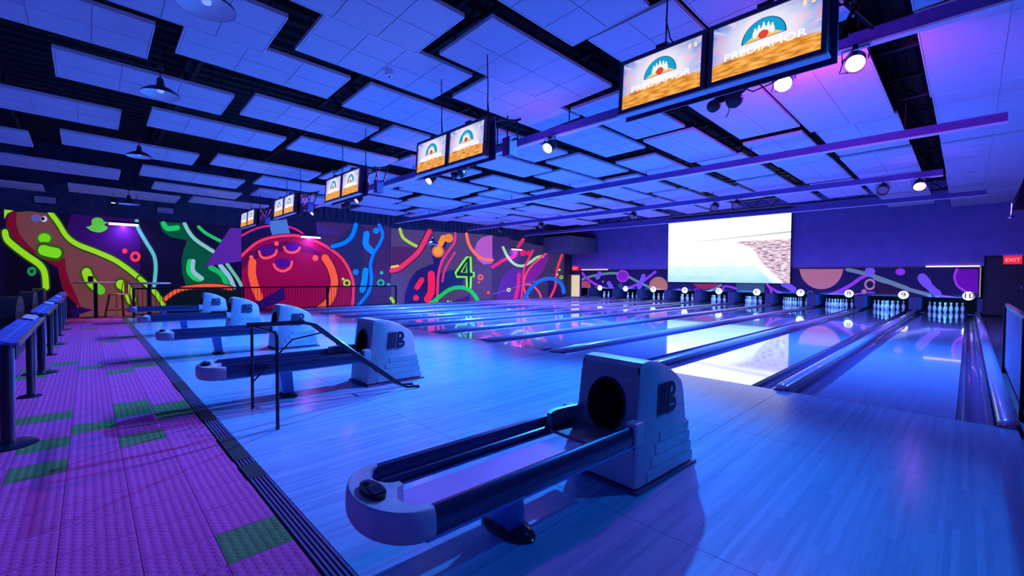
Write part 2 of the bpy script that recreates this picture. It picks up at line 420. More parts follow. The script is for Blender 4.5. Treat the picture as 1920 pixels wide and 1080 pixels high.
def cell(c):
    x, y = (c[0]+c[1])/2, (c[2]+c[3])/2
    z = 'the studded concourse' if y < .6 else 'the approach' if y < 2.6 else 'the ball returns' if y < 4.4 else 'the first beam' if y < 7.6 else 'the second beam' if y < 11.8 else 'the third beam' if y < 16 else 'the fourth beam'
    i = min(range(1, 11), key=lambda q: abs(laneR(q)-LW/2-x))
    return ('beside lane ten' if x > .1 else 'in line with lane '+lane_words[i-1]), z
from collections import Counter
cell_n = Counter(cell(c) for c in cl); cell_seen = {}
for k, (x0, x1, y0, y1, dz) in enumerate(cl):
    cc = cell(cl[k]); lab = 'white tile cloud over %s, %s' % (cc[1], cc[0])
    if cell_n[cc] > 1:
        order = sorted(c[2]+c[3]*.01+c[0]*.001 for c in cl if cell(c) == cc); pos = order.index(y0+y1*.01+x0*.001)
        lab += ', ' + ('concourse end', 'pin end', 'furthest pin end', 'next again')[min(pos, 3)]
    cx, cy = (x0+x1)/2, (y0+y1)/2
    near = cy < 5.5
    t = thing('ceiling_cloud', lab, 'ceiling panel', (cx, cy, zs(cx, cy)+dz), 0, 'white acoustic clouds under the roof')
    t.rotation_euler = (math.atan(-.02 if near else -.012), -math.atan(.04 if near else .01), 0)
    w, l = x1-x0, y1-y0
    nx = 2; ny = max(3, int(round(l/.55)))
    f = MB().box(-w/2, w/2, -l/2, l/2, .012, .045); 
    for a, b, c_, d_ in ((-w/2, -w/2+.012, -l/2, l/2), (w/2-.012, w/2, -l/2, l/2), (-w/2+.012, w/2-.012, -l/2, -l/2+.012), (-w/2+.012, w/2-.012, l/2-.012, l/2)):
        f.box(a, b, c_, d_, -.004, .012)
    f.build('cloud_frame', tile_trim, t)
    tw = (w-.03)/nx; tl = (l-.03)/ny
    for a in range(nx):
        for b in range(ny):
            o = link('ceiling_tile', TM, t, (-w/2+.015+(a+.5)*tw, -l/2+.015+(b+.5)*tl, .004))
            o.scale = (tw-.010, tl-.010, .012)
    hm = MB().bar((0,0,.046), (0,0,ROOF-t.location.z-.05), .012).mesh('hanger_wire', dark_steel)
    for sx in (-1, 1):
        for sy in (-1, 1): link('hanger_wire', hm, t, (sx*w*.42, sy*l*.42, 0))

# ------------------------------------------------------------------ lighting beams
BZ0, BZ1 = 3.62, 3.78
beam_words = ('first', 'second', 'third', 'fourth')
for (y, xa, xb), wd in zip(((5.72, -16.9, 1.6), (10.0, -17.9, .36), (14.1, -17.9, -.45), (18.2, -17.9, .30)), beam_words):
    t = thing('lighting_beam', 'long violet lighting beam spanning the lanes, %s from the concourse' % wd, 'beam', ((xa+xb)/2, y, BZ0))
    L_ = (xb-xa)/2
    MB().box(-L_, L_, -.03, .03, .022, BZ1-BZ0).build('web', beam_mat, t)
    MB().box(-L_, L_, -.045, .045, 0, .022).build('flange', beam_edge, t)
    d = MB(); xx = -L_+.3
    while xx < L_: d.bar((xx, 0, BZ1-BZ0), (xx, 0, ROOF-BZ0-.05), .014); xx += 2.4
    d.build('drop_rod', dark_steel, t)

# ------------------------------------------------------------------ par cans
def par_can(loc, aim, label, hot, r=.085, col=(1,.45,1)):
    t = thing('stage_light', label, 'stage light', loc, 0, 'stage lights on the beams')
    d = (Vector(aim)-Vector(loc)).normalized(); q = d.to_track_quat('Z', 'Y').to_matrix()
    def place(mb_):
        mb_.v = [tuple(q @ Vector(v) + Vector((0,0,-.16))) for v in mb_.v]; return mb_
    place(MB().lathe([(r*.55,-.13),(r*.8,-.12),(r,-.06),(r,.10),(r*.96,.10),(r*.9,.07)], 20)).build('can', black_metal, t, smooth=True)
    e = {0: (.3, .12, .5), 1: (1.0, .35, 1.0), 2: (1.0, .85, 1.0)}[hot]
    place(MB().lathe([(r*.9,.072),(r*.55,.085),(r*.01,.09)], 20)).build('lens', mat('lens%d' % hot, (.1,.05,.15), .2, emit=e, es=(.12, 4, 14)[hot], sample=False), t, smooth=True)
    y_ = MB(); side = d.cross(Vector((0,0,1)));
    if side.length < .01: side = Vector((1,0,0))
    side.normalize()
    a = side*(r+.015)
    y_.tube([Vector((0,0,-.16))+a, Vector((0,0,-.04))+a*1.05, Vector((0,0,-.02))-a*1.05, Vector((0,0,-.16))-a], .007, 6)
    y_.box(-.02, .02, -.03, .03, -.03, .0)
    y_.build('yoke', black_metal, t)
    MB().tube([(0,0,-.02), side*.1+Vector((0,.05,-.1)), side*.14+Vector((0,.08,-.22)), side*.06+Vector((0,.06,-.24))], .006, 6).build('power_cable', rubber, t)
    return t
def on_beam(u, v, y): return aty(u, v, y)
for (u, v, y, lab, hot) in ((1604, 95, 5.62, 'black stage light with a dim pink lens beside the last monitor pair', 1),
        (1470, 140, 5.62, 'glaring white stage light just under the lane nine and ten monitors', 2),
        (1031, 258, 5.62, 'glaring pink-white stage light alone on the first beam between monitor pairs', 2),
        (808, 326, 5.62, 'bright pink stage light under the lane seven and eight monitors', 2),
        (672, 368, 5.62, 'bright pink stage light under the lane five and six monitors', 1),
        (588, 393, 5.62, 'bright pink stage light between the lane three and lane five monitors', 2),
        (1724, 342, 14.0, 'black stage light with a pink lens near the end of the third beam', 1),
        (1656, 349, 14.0, 'unlit stage light hanging upright near the end of the third beam', 0),
        (1340, 384, 14.0, 'unlit stage light against the top of the big video wall, twin lamps', 0),
        (1381, 377, 14.0, 'unlit stage light in front of the big video wall, single small lamp', 0),
        (1187, 398, 14.0, 'unlit stage light hanging under the third beam over lane four', 0),
        (1014, 420, 14.0, 'unlit tilted stage light under the third beam near the mural', 0),
        (938, 428, 14.0, 'unlit twin stage light at the mural end of the third beam', 0)):
    p = aty(u, v, y); p.z = min(p.z+.14, BZ0-.002) if y < 10 else BZ0-.002
    par_can(p, (p.x+(.3 if hot else 0), p.y-2.0, p.z-1.5), lab, hot, .09 if y < 10 else .12)
    if hot:
        l = bpy.data.lights.new('spill', 'POINT'); l.energy = 7*hot; l.color = (.45, .08, 1.0); l.shadow_soft_size = .06
        o = bpy.data.objects.new('spill_light', l); C.objects.link(o); o.location = (p.x+.05, p.y-.32, p.z-.36)
# clusters of round moving lamps under the monitors
for (u, v, lab) in ((1362, 182, 'cluster of dark round lamp heads under the lane nine and ten monitors'), (862, 320, 'cluster of dark round lamp heads under the lane seven and eight monitors'), (650, 381, 'cluster of dark round lamp heads under the lane five and six monitors')):
    p = aty(u, v, 5.5)
    t = thing('lamp_cluster', lab, 'stage light', p)
    for k, (dx, dy, dz, r) in enumerate(((-.12, -.05, -.08, .075), (.1, -.02, -.06, .095), (.14, .05, .10, .08), (-.06, .05, .06, .085))):
        n_ = 16
        m_ = MB().lathe([(r*.3,-.06),(r*.8,-.05),(r,0),(r*.95,.05),(r*.8,.055)], n_)
        q = Vector((dx*.6, -1, -.6)).to_track_quat('Z', 'Y').to_matrix()
        m_.v = [tuple(q @ Vector(v_) + Vector((dx, dy, dz))) for v_ in m_.v]
        m_.build('lamp_head', black_gloss, t, smooth=True)
    MB().bar((0,.02,.0), (0,.15, BZ0-p.z+.0), .03).bar((-.14,.02,.02), (.16,.02,.05), .025).build('hanging_bracket', black_metal, t)
    MB().tube([(0,0,-.05),(.03,.02,-.16),(.0,.0,-.24)], .006, 6).build('power_cable', rubber, t)

# ------------------------------------------------------------------ overhead monitors
scr = mat('monitor_picture', (.0,.0,.0), .3)
def monitor_nodes(mt):
    nt, N, L, B = nodes(mt)
    tc = N.new('ShaderNodeTexCoord'); sp = N.new('ShaderNodeSeparateXYZ'); L.new(tc.outputs['Object'], sp.inputs[0])
    def ramp(fac, stops):
        r = N.new('ShaderNodeValToRGB'); cr = r.color_ramp
        while len(cr.elements) < len(stops): cr.elements.new(.5)
        for e, (p, c_) in zip(cr.elements, stops): e.position = p; e.color = (*c_, 1)
        L.new(fac, r.inputs[0]); return r.outputs[0]
    def mth(op, a, b=None):
        n_ = N.new('ShaderNodeMath'); n_.operation = op
        for i, v in enumerate((a, b)):
            if v is None: continue
            if isinstance(v, (int, float)): n_.inputs[i].default_value = v
            else: L.new(v, n_.inputs[i])
        return n_.outputs[0]
    x, z = sp.outputs[0], sp.outputs[2]
    # rays fanning out of the logo
    ang = mth('ARCTAN2', x, mth('ADD', z, .02))
    nz = N.new('ShaderNodeTexNoise'); nz.noise_dimensions = '1D'; nz.inputs['Scale'].default_value = 4.5; nz.inputs['Detail'].default_value = 3
    L.new(ang, nz.inputs['W'])
    rad = mth('SQRT', mth('ADD', mth('MULTIPLY', x, x), mth('MULTIPLY', mth('ADD', z, .02), mth('ADD', z, .02))))
    nz2 = N.new('ShaderNodeTexNoise'); nz2.inputs['Scale'].default_value = 9; L.new(tc.outputs['Object'], nz2.inputs['Vector'])
    skyc = ramp(nz2.outputs['Fac'], [(.30, rgb(30,80,200)), (.5, rgb(120,150,235)), (.62, rgb(220,120,190)), (.75, rgb(60,190,220))])
    rays = ramp(nz.outputs['Fac'], [(.45, (0,0,0)), (.65, (1,1,1))])
    glow = ramp(rad, [(.0, (1,1,1)), (.19, (.75,.75,.75)), (.40, (0,0,0))])
    mx = N.new('ShaderNodeMix'); mx.data_type = 'RGBA'; mx.inputs[7].default_value = (1,.97,1,1)
    L.new(skyc, mx.inputs[6]); L.new(mth('MAXIMUM', glow, mth('MULTIPLY', rays, .55)), mx.inputs[0])
    # wooden floor below
    mp = N.new('ShaderNodeMapping'); mp.inputs['Scale'].default_value = (5, 1, 24); L.new(tc.outputs['Object'], mp.inputs[0])
    nz3 = N.new('ShaderNodeTexNoise'); nz3.inputs['Scale'].default_value = 2.2; nz3.inputs['Detail'].default_value = 5; L.new(mp.outputs[0], nz3.inputs['Vector'])
    wood = ramp(nz3.outputs['Fac'], [(.3, rgb(185,100,30)), (.5, rgb(240,160,60)), (.7, rgb(255,200,110))])
    edge = mth('ADD', z, mth('MULTIPLY', mth('MULTIPLY', x, x), .25))
    fl = ramp(mth('ADD', mth('MULTIPLY', edge, 6), .5), [(.12, (0,0,0)), (.24, (1,1,1))])
    m2 = N.new('ShaderNodeMix'); m2.data_type = 'RGBA'
    L.new(fl, m2.inputs[0]); L.new(wood, m2.inputs[6]); L.new(mx.outputs[2], m2.inputs[7])
    L.new(m2.outputs[2], B.inputs['Emission Color']); B.inputs['Emission Strength'].default_value = 1.0
monitor_nodes(scr)
def emi(name, c, es=1.0): return mat(name, (.02,.02,.02), .5, emit=c, es=es, sample=False)
def build_monitor():
    t = thing('overhead_monitor', '', 'monitor')
    w, h = .38, .237
    b = MB()
    MB().box(-w, w, .0, .07, -h, h).build('casing', black_gloss, t, bev=.006)
    bz = MB(); q = .034
    bz.box(-w, w, -.012, 0, h-q, h); bz.box(-w, w, -.012, 0, -h, -h+q); bz.box(-w, -w+q, -.012, 0, -h+q, h-q); bz.box(w-q, w, -.012, 0, -h+q, h-q)
    bz.build('bezel', mat('bezel', (.07,.055,.10), .35), t)
    p = MB().box(-w+q, w-q, -.004, -.001, -h+q, h-q).build('screen', scr, t)
    # logo: half dome with pins and a red ball over the lettering
    def poly(pts, y, name, mt):
        n_ = len(pts); return MB().add([(x, y, z) for x, z in pts], [tuple(range(n_))]).build(name, mt, p)
    arc = lambda r0, r1, z0: [(r0*math.cos(PI*j/18), z0+r1*math.sin(PI*j/18)) for j in range(19)]
    poly(arc(.145, .150, .005), -.0045, 'logo_dome', emi('logo_rim', rgb(20,60,100)))
    poly(arc(.138, .141, .009), -.0050, 'logo_dome', emi('logo_blue', rgb(20,160,205)))
    poly([(-.13,.009),(-.05,.05),(.05,.05),(.13,.009)], -.0052, 'logo_lane', emi('logo_lane', rgb(245,200,120)))
    pinp = [(-.010,0),(-.015,.02),(-.011,.038),(-.005,.05),(-.006,.058),(0,.066),(.006,.058),(.005,.05),(.011,.038),(.015,.02),(.010,0)]
    for px, pz in ((-.055,.028),(-.03,.042),(0,.052),(.03,.042),(.055,.028)):
        poly([(px+a*1.15, pz+b_*1.1) for a, b_ in pinp], -.0056-.0002*abs(px), 'logo_pin', emi('logo_pin', rgb(250,245,240)))
    poly([(.033*math.cos(2*PI*j/18), .036+.030*math.sin(2*PI*j/18)) for j in range(18)], -.0064, 'logo_ball', emi('logo_ball', rgb(225,70,45)))
    tm = text_mesh('PREDIAMOR', .073, emi('logo_text', (1,1,1), 1.15), .0008, sx=1.32)
    o = link('lettering', tm, p, (0, -.0062, -.050)); o.rotation_euler = (PI/2, 0, 0)
    for a in (.235, .285):
        poly([(a, .13), (a+.022, .132), (a+.022, .172), (a, .17)], -.0045, 'picture_mark', emi('logo_cream', rgb(255,225,190)))
    MB().box(-.05, .05, .0, .05, h, h+.035).build('mount_lug', black_metal, t)
    MB().box(-w-.008, w+.008, -.014, .06, -h-.012, -h).build('bottom_ledge', beam_edge, t)
    return t
mon0 = build_monitor()
pair_words = ('lanes nine and ten', 'lanes seven and eight', 'lanes five and six', 'lanes three and four', 'lanes one and two')
for k in range(5):
    xc = -1.43-3.382*k
    zc = 2.945 if k else 2.94
    for s in (-1, 1):
        o = mon0 if (k == 0 and s == -1) else copy_tree(mon0)
        o.location = (xc+s*.39, 3.45, zc); o.rotation_euler = (math.radians(-4), 0, 0)
        tag(o, 'overhead scoring monitor above %s, %s one of its pair' % (pair_words[k], 'lower numbered' if s < 0 else 'higher numbered'), 'monitor', 'overhead scoring monitors')
    t = thing('monitor_truss', 'black triangular truss carrying the monitor pair above '+pair_words[k], 'truss', (xc, 3.64, 3.16), 0, 'monitor trusses')
    ch = ((0, .02), (.34, .10), (.17, -.22))
    for yy, zz in ch: MB().tube([(-.72, yy, zz), (.82, yy, zz)], .016, 8).build('chord', black_metal, t)
    br = MB()
    for j in range(5):
        xx = -.72+j*.37
        for a in range(3):
            b_ = (a+1) % 3
            br.bar((xx, *ch[a]), (xx+(.185 if a else 0), *ch[b_]), .018)
    br.build('brace', black_metal, t)
    MB().box(-.78, .80, -.07, -.055, -.48, .04).build('mounting_plate', mat('violet_steel', (.08,.04,.16), .4, .3), t)
    for xx in (-.45, .55):
        MB().tube([(xx, .02, .03), (xx+.01, .02, .5), (xx-.01, .02, 1.0), (xx, .02, ROOF-3.18)], .007, 6).build('hanging_chain', dark_steel, t)
        MB().tube([(xx, .02, .35), (xx+.05, .0, .16), (xx+.12, -.02, .05)], .006, 6).build('power_cable', rubber, t)
    MB().tube([(.2, -.08, -.46), (.3, -.1, -.53), (.42, -.08, -.50), (.5, -.06, -.46)], .005, 6).build('power_cable', rubber, t)
    if k: MB().box(.80, .93, .05, .17, -.42, -.2).build('junction_box', MATS['violet_steel'], t)

# ------------------------------------------------------------------ pendant lamps
shade_mat = mat('shade_dark', (.02,.02,.05), .3, .4); shade_in = mat('shade_inside', (.75,.78,.8), .4); shade_in.use_backface_culling = False
bulb = mat('bulb', (.8,.85,.9), .2, emit=(.3,.45,1), es=.6, sample=False)
def pendant(p, r, label):
    t = thing('pendant_lamp', label, 'pendant lamp', p, 0, 'dark pendant lamps')
    s_ = r/.2
    MB().lathe([(r,0),(r*.97,.02*s_),(r*.62,.075*s_),(r*.3,.095*s_),(r*.22,.12*s_),(r*.16,.2*s_),(r*.08,.215*s_)], 24, cap=False).build('lamp_shade', shade_mat, t, smooth=True)
    MB().lathe([(r*.985,.001),(r*.95,.018*s_),(r*.6,.068*s_),(r*.25,.085*s_),(.001,.087*s_)], 24, cap=False).build('shade_lining', shade_in, t, smooth=True)
    MB().lathe([(.002,.02*s_),(.03*s_,.03*s_),(.035*s_,.05*s_),(.018*s_,.08*s_)], 12).build('bulb', bulb, t, smooth=True)
    MB().tube([(0,0,.2*s_), (0,0,ROOF-p[2]-.03)], .006, 6).lathe([(.035*s_,.32*s_),(.04*s_,.335*s_),(.01,.36*s_)], 12).build('stem', dark_steel, t)
for u, v, z, r, lab in ((387, 14, 3.40, .205, 'dark pendant lamp nearest the threshold with its white inside showing'),
        (301, 178, 3.40, .19, 'dark pendant lamp, second along the row over the concourse'),
        (261, 294, 3.30, .18, 'dark pendant lamp, third along the row over the concourse'),
        (242, 383, 2.90, .20, 'dark pendant lamp in front of the mural bulkhead'),
        (812, 458, 2.55, .24, 'small dark pendant lamp in front of the number four mural')):
    p = atz(u, v, z); pendant(p, r, lab)

# ------------------------------------------------------------------ ball returns
def build_return():
    t = thing('ball_return', '', 'ball return')
    # local origin: floor under the rack centre; y measured from the nose tip
    HY0 = 1.66                        # hood front
    # hood shell, lofted side profile
    prof_ = [(HY0-.02,.03),(HY0-.005,.25),(HY0+.03,.50),(HY0+.06,.72),(HY0+.085,.745),(HY0+.16,.752),(HY0+.26,.735),(HY0+.38,.690),(HY0+.50,.62),(HY0+.555,.575),(HY0+.575,.52),(HY0+.60,.32)]
    low = [(HY0+.615,.32),(HY0+.63,.255),(HY0+.618,.25),(HY0+.645,.185),(HY0+.633,.18),(HY0+.66,.115),(HY0+.648,.11),(HY0+.672,.03)]
    pr_ = prof_+low
    def wid(z): return .240-.018*max(0, (z-.03))/.72
    rings = []
    for k, s in enumerate((-1.0, -.955, .955, 1.0)):
        ins = .016 if k in (0, 3) else 0
        cyy = HY0+.33; czz = .36
        rings.append([(s*wid(z), y+(ins if y < cyy-.2 else (-ins if y > cyy+.2 else 0)), z-(ins if z > .55 else 0)) for y, z in pr_])
    n_ = len(pr_)
    hb = MB()
    vs_ = [p for r in rings for p in r]; fs_ = []
    for i in range(3):
        for j in range(n_-1):      # leave the underside open
            if i == 1 and j in (1, 2): continue   # the front panel with the ball mouth goes here
            fs_.append((i*n_+j, i*n_+j+1, (i+1)*n_+j+1, (i+1)*n_+j))
    fs_ += [tuple(reversed(range(n_))), tuple(range(3*n_, 4*n_))]
    hb.add(vs_, fs_); hood = hb.build('hood', plastic_grey, t, smooth=True)
    # front panel with round ball mouth
    zb, zt = .25, .72; zc, rr = .475, .135; cyl = 28
    yf = lambda z: (HY0-.005+(z-.25)/.25*.035) if z < .5 else (HY0+.03+(z-.5)/.22*.03)
    inner = []; outer = []
    for j in range(cyl):
        a = 2*PI*j/cyl; dx, dz = math.cos(a), math.sin(a)
        ix, iz = rr*dx, zc+rr*1.16*dz
        inner.append((ix, yf(iz)-.004, iz))
        tx = (.955*wid(zc)-.0)/abs(dx) if abs(dx) > 1e-6 else 9; tz = ((zt-zc) if dz > 0 else (zc-zb))/abs(dz) if abs(dz) > 1e-6 else 9
        t_ = min(tx, tz); oz = zc+t_*dz; outer.append((t_*dx, yf(oz), oz))
    fp = MB(); fp.add(outer+inner, [(j, (j+1) % cyl, cyl+(j+1) % cyl, cyl+j) for j in range(cyl)])
    fp.build('front_panel', speckle, t)
    tn = MB(); tn.add(inner+[(x*.95, y+.34, z) for x, y, z in inner], [(j, (j+1) % cyl, cyl+(j+1) % cyl, cyl+j) for j in range(cyl)]+[tuple(range(cyl, 2*cyl))])
    tn.build('ball_mouth', rubber, t)
    MB().tube([(x, y-.004, z) for x, y, z in inner], .008, 6, closed=True).build('mouth_rim', black_metal, t)
    # stepped ribs wrapped round the lower body, base flange
    for k in range(4):
        z = .30-k*.07; y1 = HY0+.618+k*.017; w_ = wid(z)+.007
        MB().prism([(-w_, HY0+.25-.05*k), (-w_, y1), (w_, y1), (w_, HY0+.25-.05*k)], z-.06, z+.006).build('vent_rib', plastic_grey, t, bev=.006)
    MB().prism([(-.262, HY0-.03), (-.262, HY0+.70), (.262, HY0+.70), (.262, HY0-.03)], 0, .018).build('base_flange', mat('flange', (.12,.05,.14), .5), t, bev=.006)
    # emblem on both flanks: three slanted stripes and a letter B
    ink = mat('emblem_ink', (.02,.02,.06), .35)
    for s in (-1, 1):
        def pt(a, z): return (s*(wid(z)+.004), HY0+a, z)
        def plate(pts, name, mt, th=.006):
            ring0 = [pt(a, z) for a, z in pts]; ring1 = [(x+s*th, y, z) for x, y, z in ring0]
            return MB().loft([ring0, ring1]).build(name, mt, t)
        for j in range(3):
            a = .235+j*.035
            plate([(a-.012, .405), (a+.010, .405), (a+.035, .60), (a+.013, .60)], 'emblem_stripe', ink, .004)
        bl = [(.335,.405),(.40,.405),(.438,.425),(.448,.455),(.438,.485),(.42,.500),(.345,.500)]
        plate(bl, 'emblem_letter', ink)
        plate([(.347,.508),(.42,.508),(.438,.525),(.442,.555),(.428,.585),(.40,.600),(.360,.600)], 'emblem_letter', ink)
        plate([(.372,.528),(.402,.535),(.404,.565),(.380,.572)], 'emblem_counter', plastic_grey, .0075)
        plate([(.365,.446),(.418,.446),(.420,.458),(.366,.458)], 'emblem_counter', plastic_grey, .0075)
    # rack
    x1, x2 = .205, .255
    for s in (-1, 1):
        prof_r = [(x1*s, .315), (x2*s, .305), (x2*s+.010*s, .345), (x2*s, .395), (x2*s-.015*s, .41), (x1*s+.012*s, .405), (x1*s, .38)]
        MB().loft([[(x, .262, z) for x, z in prof_r], [(x, HY0-.03, z) for x, z in prof_r]]).build('side_rail', rack_dark, t, smooth=True)
        MB().tube([(s*.188, .28, .345), (s*.188, HY0-.06, .345)], .014, 8).build('ball_track', rack_dark if s < 0 else rack_blue, t, smooth=True)
        MB().box(min(s*x1, s*(x2+.004)), max(s*x1, s*(x2+.004)), .25, HY0-.06, .290, .303).build('rail_trim', rack_blue, t)
        MB().box(min(s*.20, s*.275), max(s*.20, s*.275), HY0-.075, HY0+.005, .30, .43).build('rail_bracket', plastic_grey, t, bev=.012)
    MB().box(-.115, .203, .262, HY0-.25, .300, .312).build('ball_plate', rack_plate, t)
    MB().box(-.203, .203, HY0-.27, HY0+.02, .305, .325).build('lift_tray', mat('tray_grey', (.16,.16,.22), .4), t, bev=.008)
    gp = [(-.205, HY0-.30), (-.235, HY0-.22), (-.225, HY0-.08), (-.20, HY0+.01)]
    MB().loft([[(x, y, .325), (x+.035, y+.01, .325), (x+.028, y+.01, .43), (x+.008, y, .435)] for x, y in smooth_pts(gp, 5)]).build('ball_guard', MATS['tray_grey'], t, smooth=True)
    # nose
    def outline(sc, back):
        out = [(sc*.268*math.sin(a), .265-sc*.185*math.cos(a)) for a in [PI*(-.5+j/20) for j in range(21)]]
        inn = []
        for c_ in (.118, -.118):
            for j in range(9):
                a = PI*j/8; inn.append((c_+.10*math.cos(a), back-.075*math.sin(a)))
        return out+[(sc*.268, back)]+inn+[(-sc*.268, back)]
    rr_ = []
    for z, sc in ((.290, .93), (.31, .985), (.34, 1.0), (.385, .985), (.405, .955), (.41, .93)):
        rr_.append([(x, y, z) for x, y in outline(sc, .285)])
    MB().loft(rr_).build('rack_nose', plastic_grey, t, smooth=True)
    pad = [(.088*math.cos(2*PI*j/20), .162+.040*math.sin(2*PI*j/20)) for j in range(20)]
    ctl = MB().prism(pad, .41, .428).build('control_pad', black_metal, t, bev=.003)
    for j in range(5): MB().box(-.01+j*.016, -.002+j*.016, .138, .188, .428, .434).build('vent_slot', rack_dark, ctl)
    MB().lathe([(.016,.428),(.014,.436),(.002,.437)], 12, o=(-.055,.162,0)).build('button', rack_dark, ctl)
    # pedestal
    MB().loft([[(x*.9, y+.02, 0.02) for x, y in ((-.075,.80),(.075,.80),(.085,.85),(.075,.90),(-.075,.90),(-.085,.85))],
               [(x, y-.03, .30) for x, y in ((-.085,.80),(.085,.80),(.095,.86),(.085,.92),(-.085,.92),(-.095,.86))]]).build('pedestal', rack_blue, t, smooth=True)
    f = MB().lathe([(.175,0),(.175,.008),(.16,.022),(.09,.036),(.002,.04)], 28).build('pedestal_foot', black_gloss, t, smooth=True)
    f.location = (0, .87, 0); f.scale = (1, .52, 1)
    for s in (-1, 1):
        MB().lathe([(.012,0),(.012,.010),(.006,.014)], 10, o=(s*.135,0,.018)).build('bolt', chrome, f)
    return t
ret0 = build_return()
for k in range(5):
    o = ret0 if k == 0 else copy_tree(ret0)
    o.location = (-1.605-3.382*k, .63, 0); o.rotation_euler = (0, 0, -.035)
    tag(o, 'grey ball return with dark rack on the approach between '+pair_words[k], 'ball return', 'ball returns on the approach')

# ------------------------------------------------------------------ bowling ramp
t = thing('bowling_ramp', 'thin dark tubular bowling ramp standing on the approach before lane seven', 'bowling ramp', (-4.265, 1.1, 0))
def leg(x): return [(x, .0, 0), (x, .0, .70), (x*.985, .0, .765), (x*.93, .0, .785)]
for x in (-.38, .38): MB().tube([(x, 0, 0), (x, 0, .72), (x*.97, 0, .765), (x*.88, 0, .785)], .014, 8).build('leg', black_gloss, t, smooth=True)
MB().tube([(-.335, 0, .786), (.335, 0, .786)], .014, 8).build('cross_bar', black_gloss, t)
for x in (-.36, -.22):
    xe = x+.18
    MB().tube([(x, -.05, .80), (x+.04, .40, .80), (x+.05, .50, .775), (xe, 1.36, .07), (xe, 1.43, .03), (xe+.02, 1.58, .018)], .015, 8).build('rail', black_gloss, t, smooth=True)
for yy, zz, xo in ((.0, .80, 0), (.75, .56, .1), (1.15, .235, .15), (1.58, .018, .2)):
    MB().tube([(-.36+xo, yy, zz-.012), (-.22+xo, yy, zz-.012)], .010, 8).build('tie_bar', black_gloss, t)
MB().tube([(-.38, 0, .25), (-.38, .35, .62), (-.30, .62, .68)], .008, 6).build('stay', black_gloss, t)

# ------------------------------------------------------------------ fences
def fence(p0, p1, h, label, n, rail=black_metal, posts=(0, 1), bar=black_metal):
    p0 = Vector(p0); p1 = Vector(p1); d = p1-p0
    t = thing('railing', label, 'railing', p0)
    MB().bar((0,0,h), d+Vector((0,0,h)), .04, .05).build('top_rail', rail, t)
    MB().bar((0,0,.10), d+Vector((0,0,.10)), .025).build('bottom_rail', black_metal, t)
    dn = d.normalized()
    for f in posts:
        q = d*f
        MB().box(q.x-.03, q.x+.03, q.y-.03, q.y+.03, 0, h).build('post', black_metal, t)
    bm_ = MB().tube([(0,0,.1), (0,0,h-.02)], .008, 8).mesh('baluster', bar, True)
    for i in range(1, n): link('baluster', bm_, t, d*(i/n))
    return t
fence((-16.84, .95, 0), (-16.84, 9.4, 0), .85, 'black barred railing in front of the neon mural beside lane one', 84, posts=(0, .33, .66, 1))
fence((.385, 9.25, -.05), (.385, 3.2, -.05), .95, 'barred railing with bright top edge along the outer side of lane ten', 46, posts=(0, .5, 1), rail=chrome, bar=mat('bar_steel', (.45,.5,.7), .25, .8))

# ------------------------------------------------------------------ concourse counters, booths, tables, stool
for k, (x, ln) in enumerate(((-4.85, 2.5), (-8.15, 2.4), (-11.3, 2.2), (-14.2, 1.9))):
    wd = ('nearest the ball ramp', 'second from the ball ramp', 'third from the ball ramp', 'nearest the high tables')[k]
    t = thing('drink_counter', 'long narrow dark blue drink counter on round-footed posts, '+wd, 'counter', (x, -.42, 0), 0, 'drink counters along the concourse')
    cm = noise_var(mat('counter_top', (.05,.07,.30), .5, spec=.3), 5, (.04,.05,.24), (.07,.10,.38))
    MB().prism([(-.02, -.20), (.10, -.20), (.10, .06), (-.02, .06)], 0, .01)
    top = MB(); top.add([(.12,-.10,.775),(.12,.045,.735),(-ln,.045,.735),(-ln,-.10,.775),(.12,-.10,.80),(.12,.045,.76),(-ln,.045,.76),(-ln,-.10,.80)],
        [(3,2,1,0),(4,5,6,7),(0,1,5,4),(1,2,6,5),(2,3,7,6),(3,0,4,7)])
    top.build('counter_top', cm, t, bev=.006)
    MB().bar((.121,.052,.748), (-ln,.052,.748), .016, .03).build('edge_trim', chrome, t)
    MB().bar((.121,-.03,.771), (-ln,-.03,.771), .02, .022).build('edge_trim', mat('counter_line', (.12,.16,.5), .3), t)
    for xx, rd, rp in ((0, .165, .034), (-ln*.72, .09, .026)):
        MB().lathe([(rd,0),(rd,.008),(rd*.85,.016),(rp+.014,.024),(rp,.03),(rp,.745)], 22, o=(xx,-.02,0)).build('post', black_gloss, t, smooth=True)
        MB().tube([(xx+.045,.02,.02),(xx+.045,.02,.72)], .009, 8).build('chrome_rod', chrome, t, smooth=True)
    for j in range(2):
        pm = thing('menu_card', 'small pale card on the drink counter '+wd, 'card', (x-ln+.25+.28*j, -.42-.03, .792), 0, 'cards on the drink counters')
        MB().box(-.10, .10, -.045, .045, 0, .012).build('card', mat('card', (.5,.5,.55), .5), pm)
        pm.rotation_euler = (-.269, 0, 0)
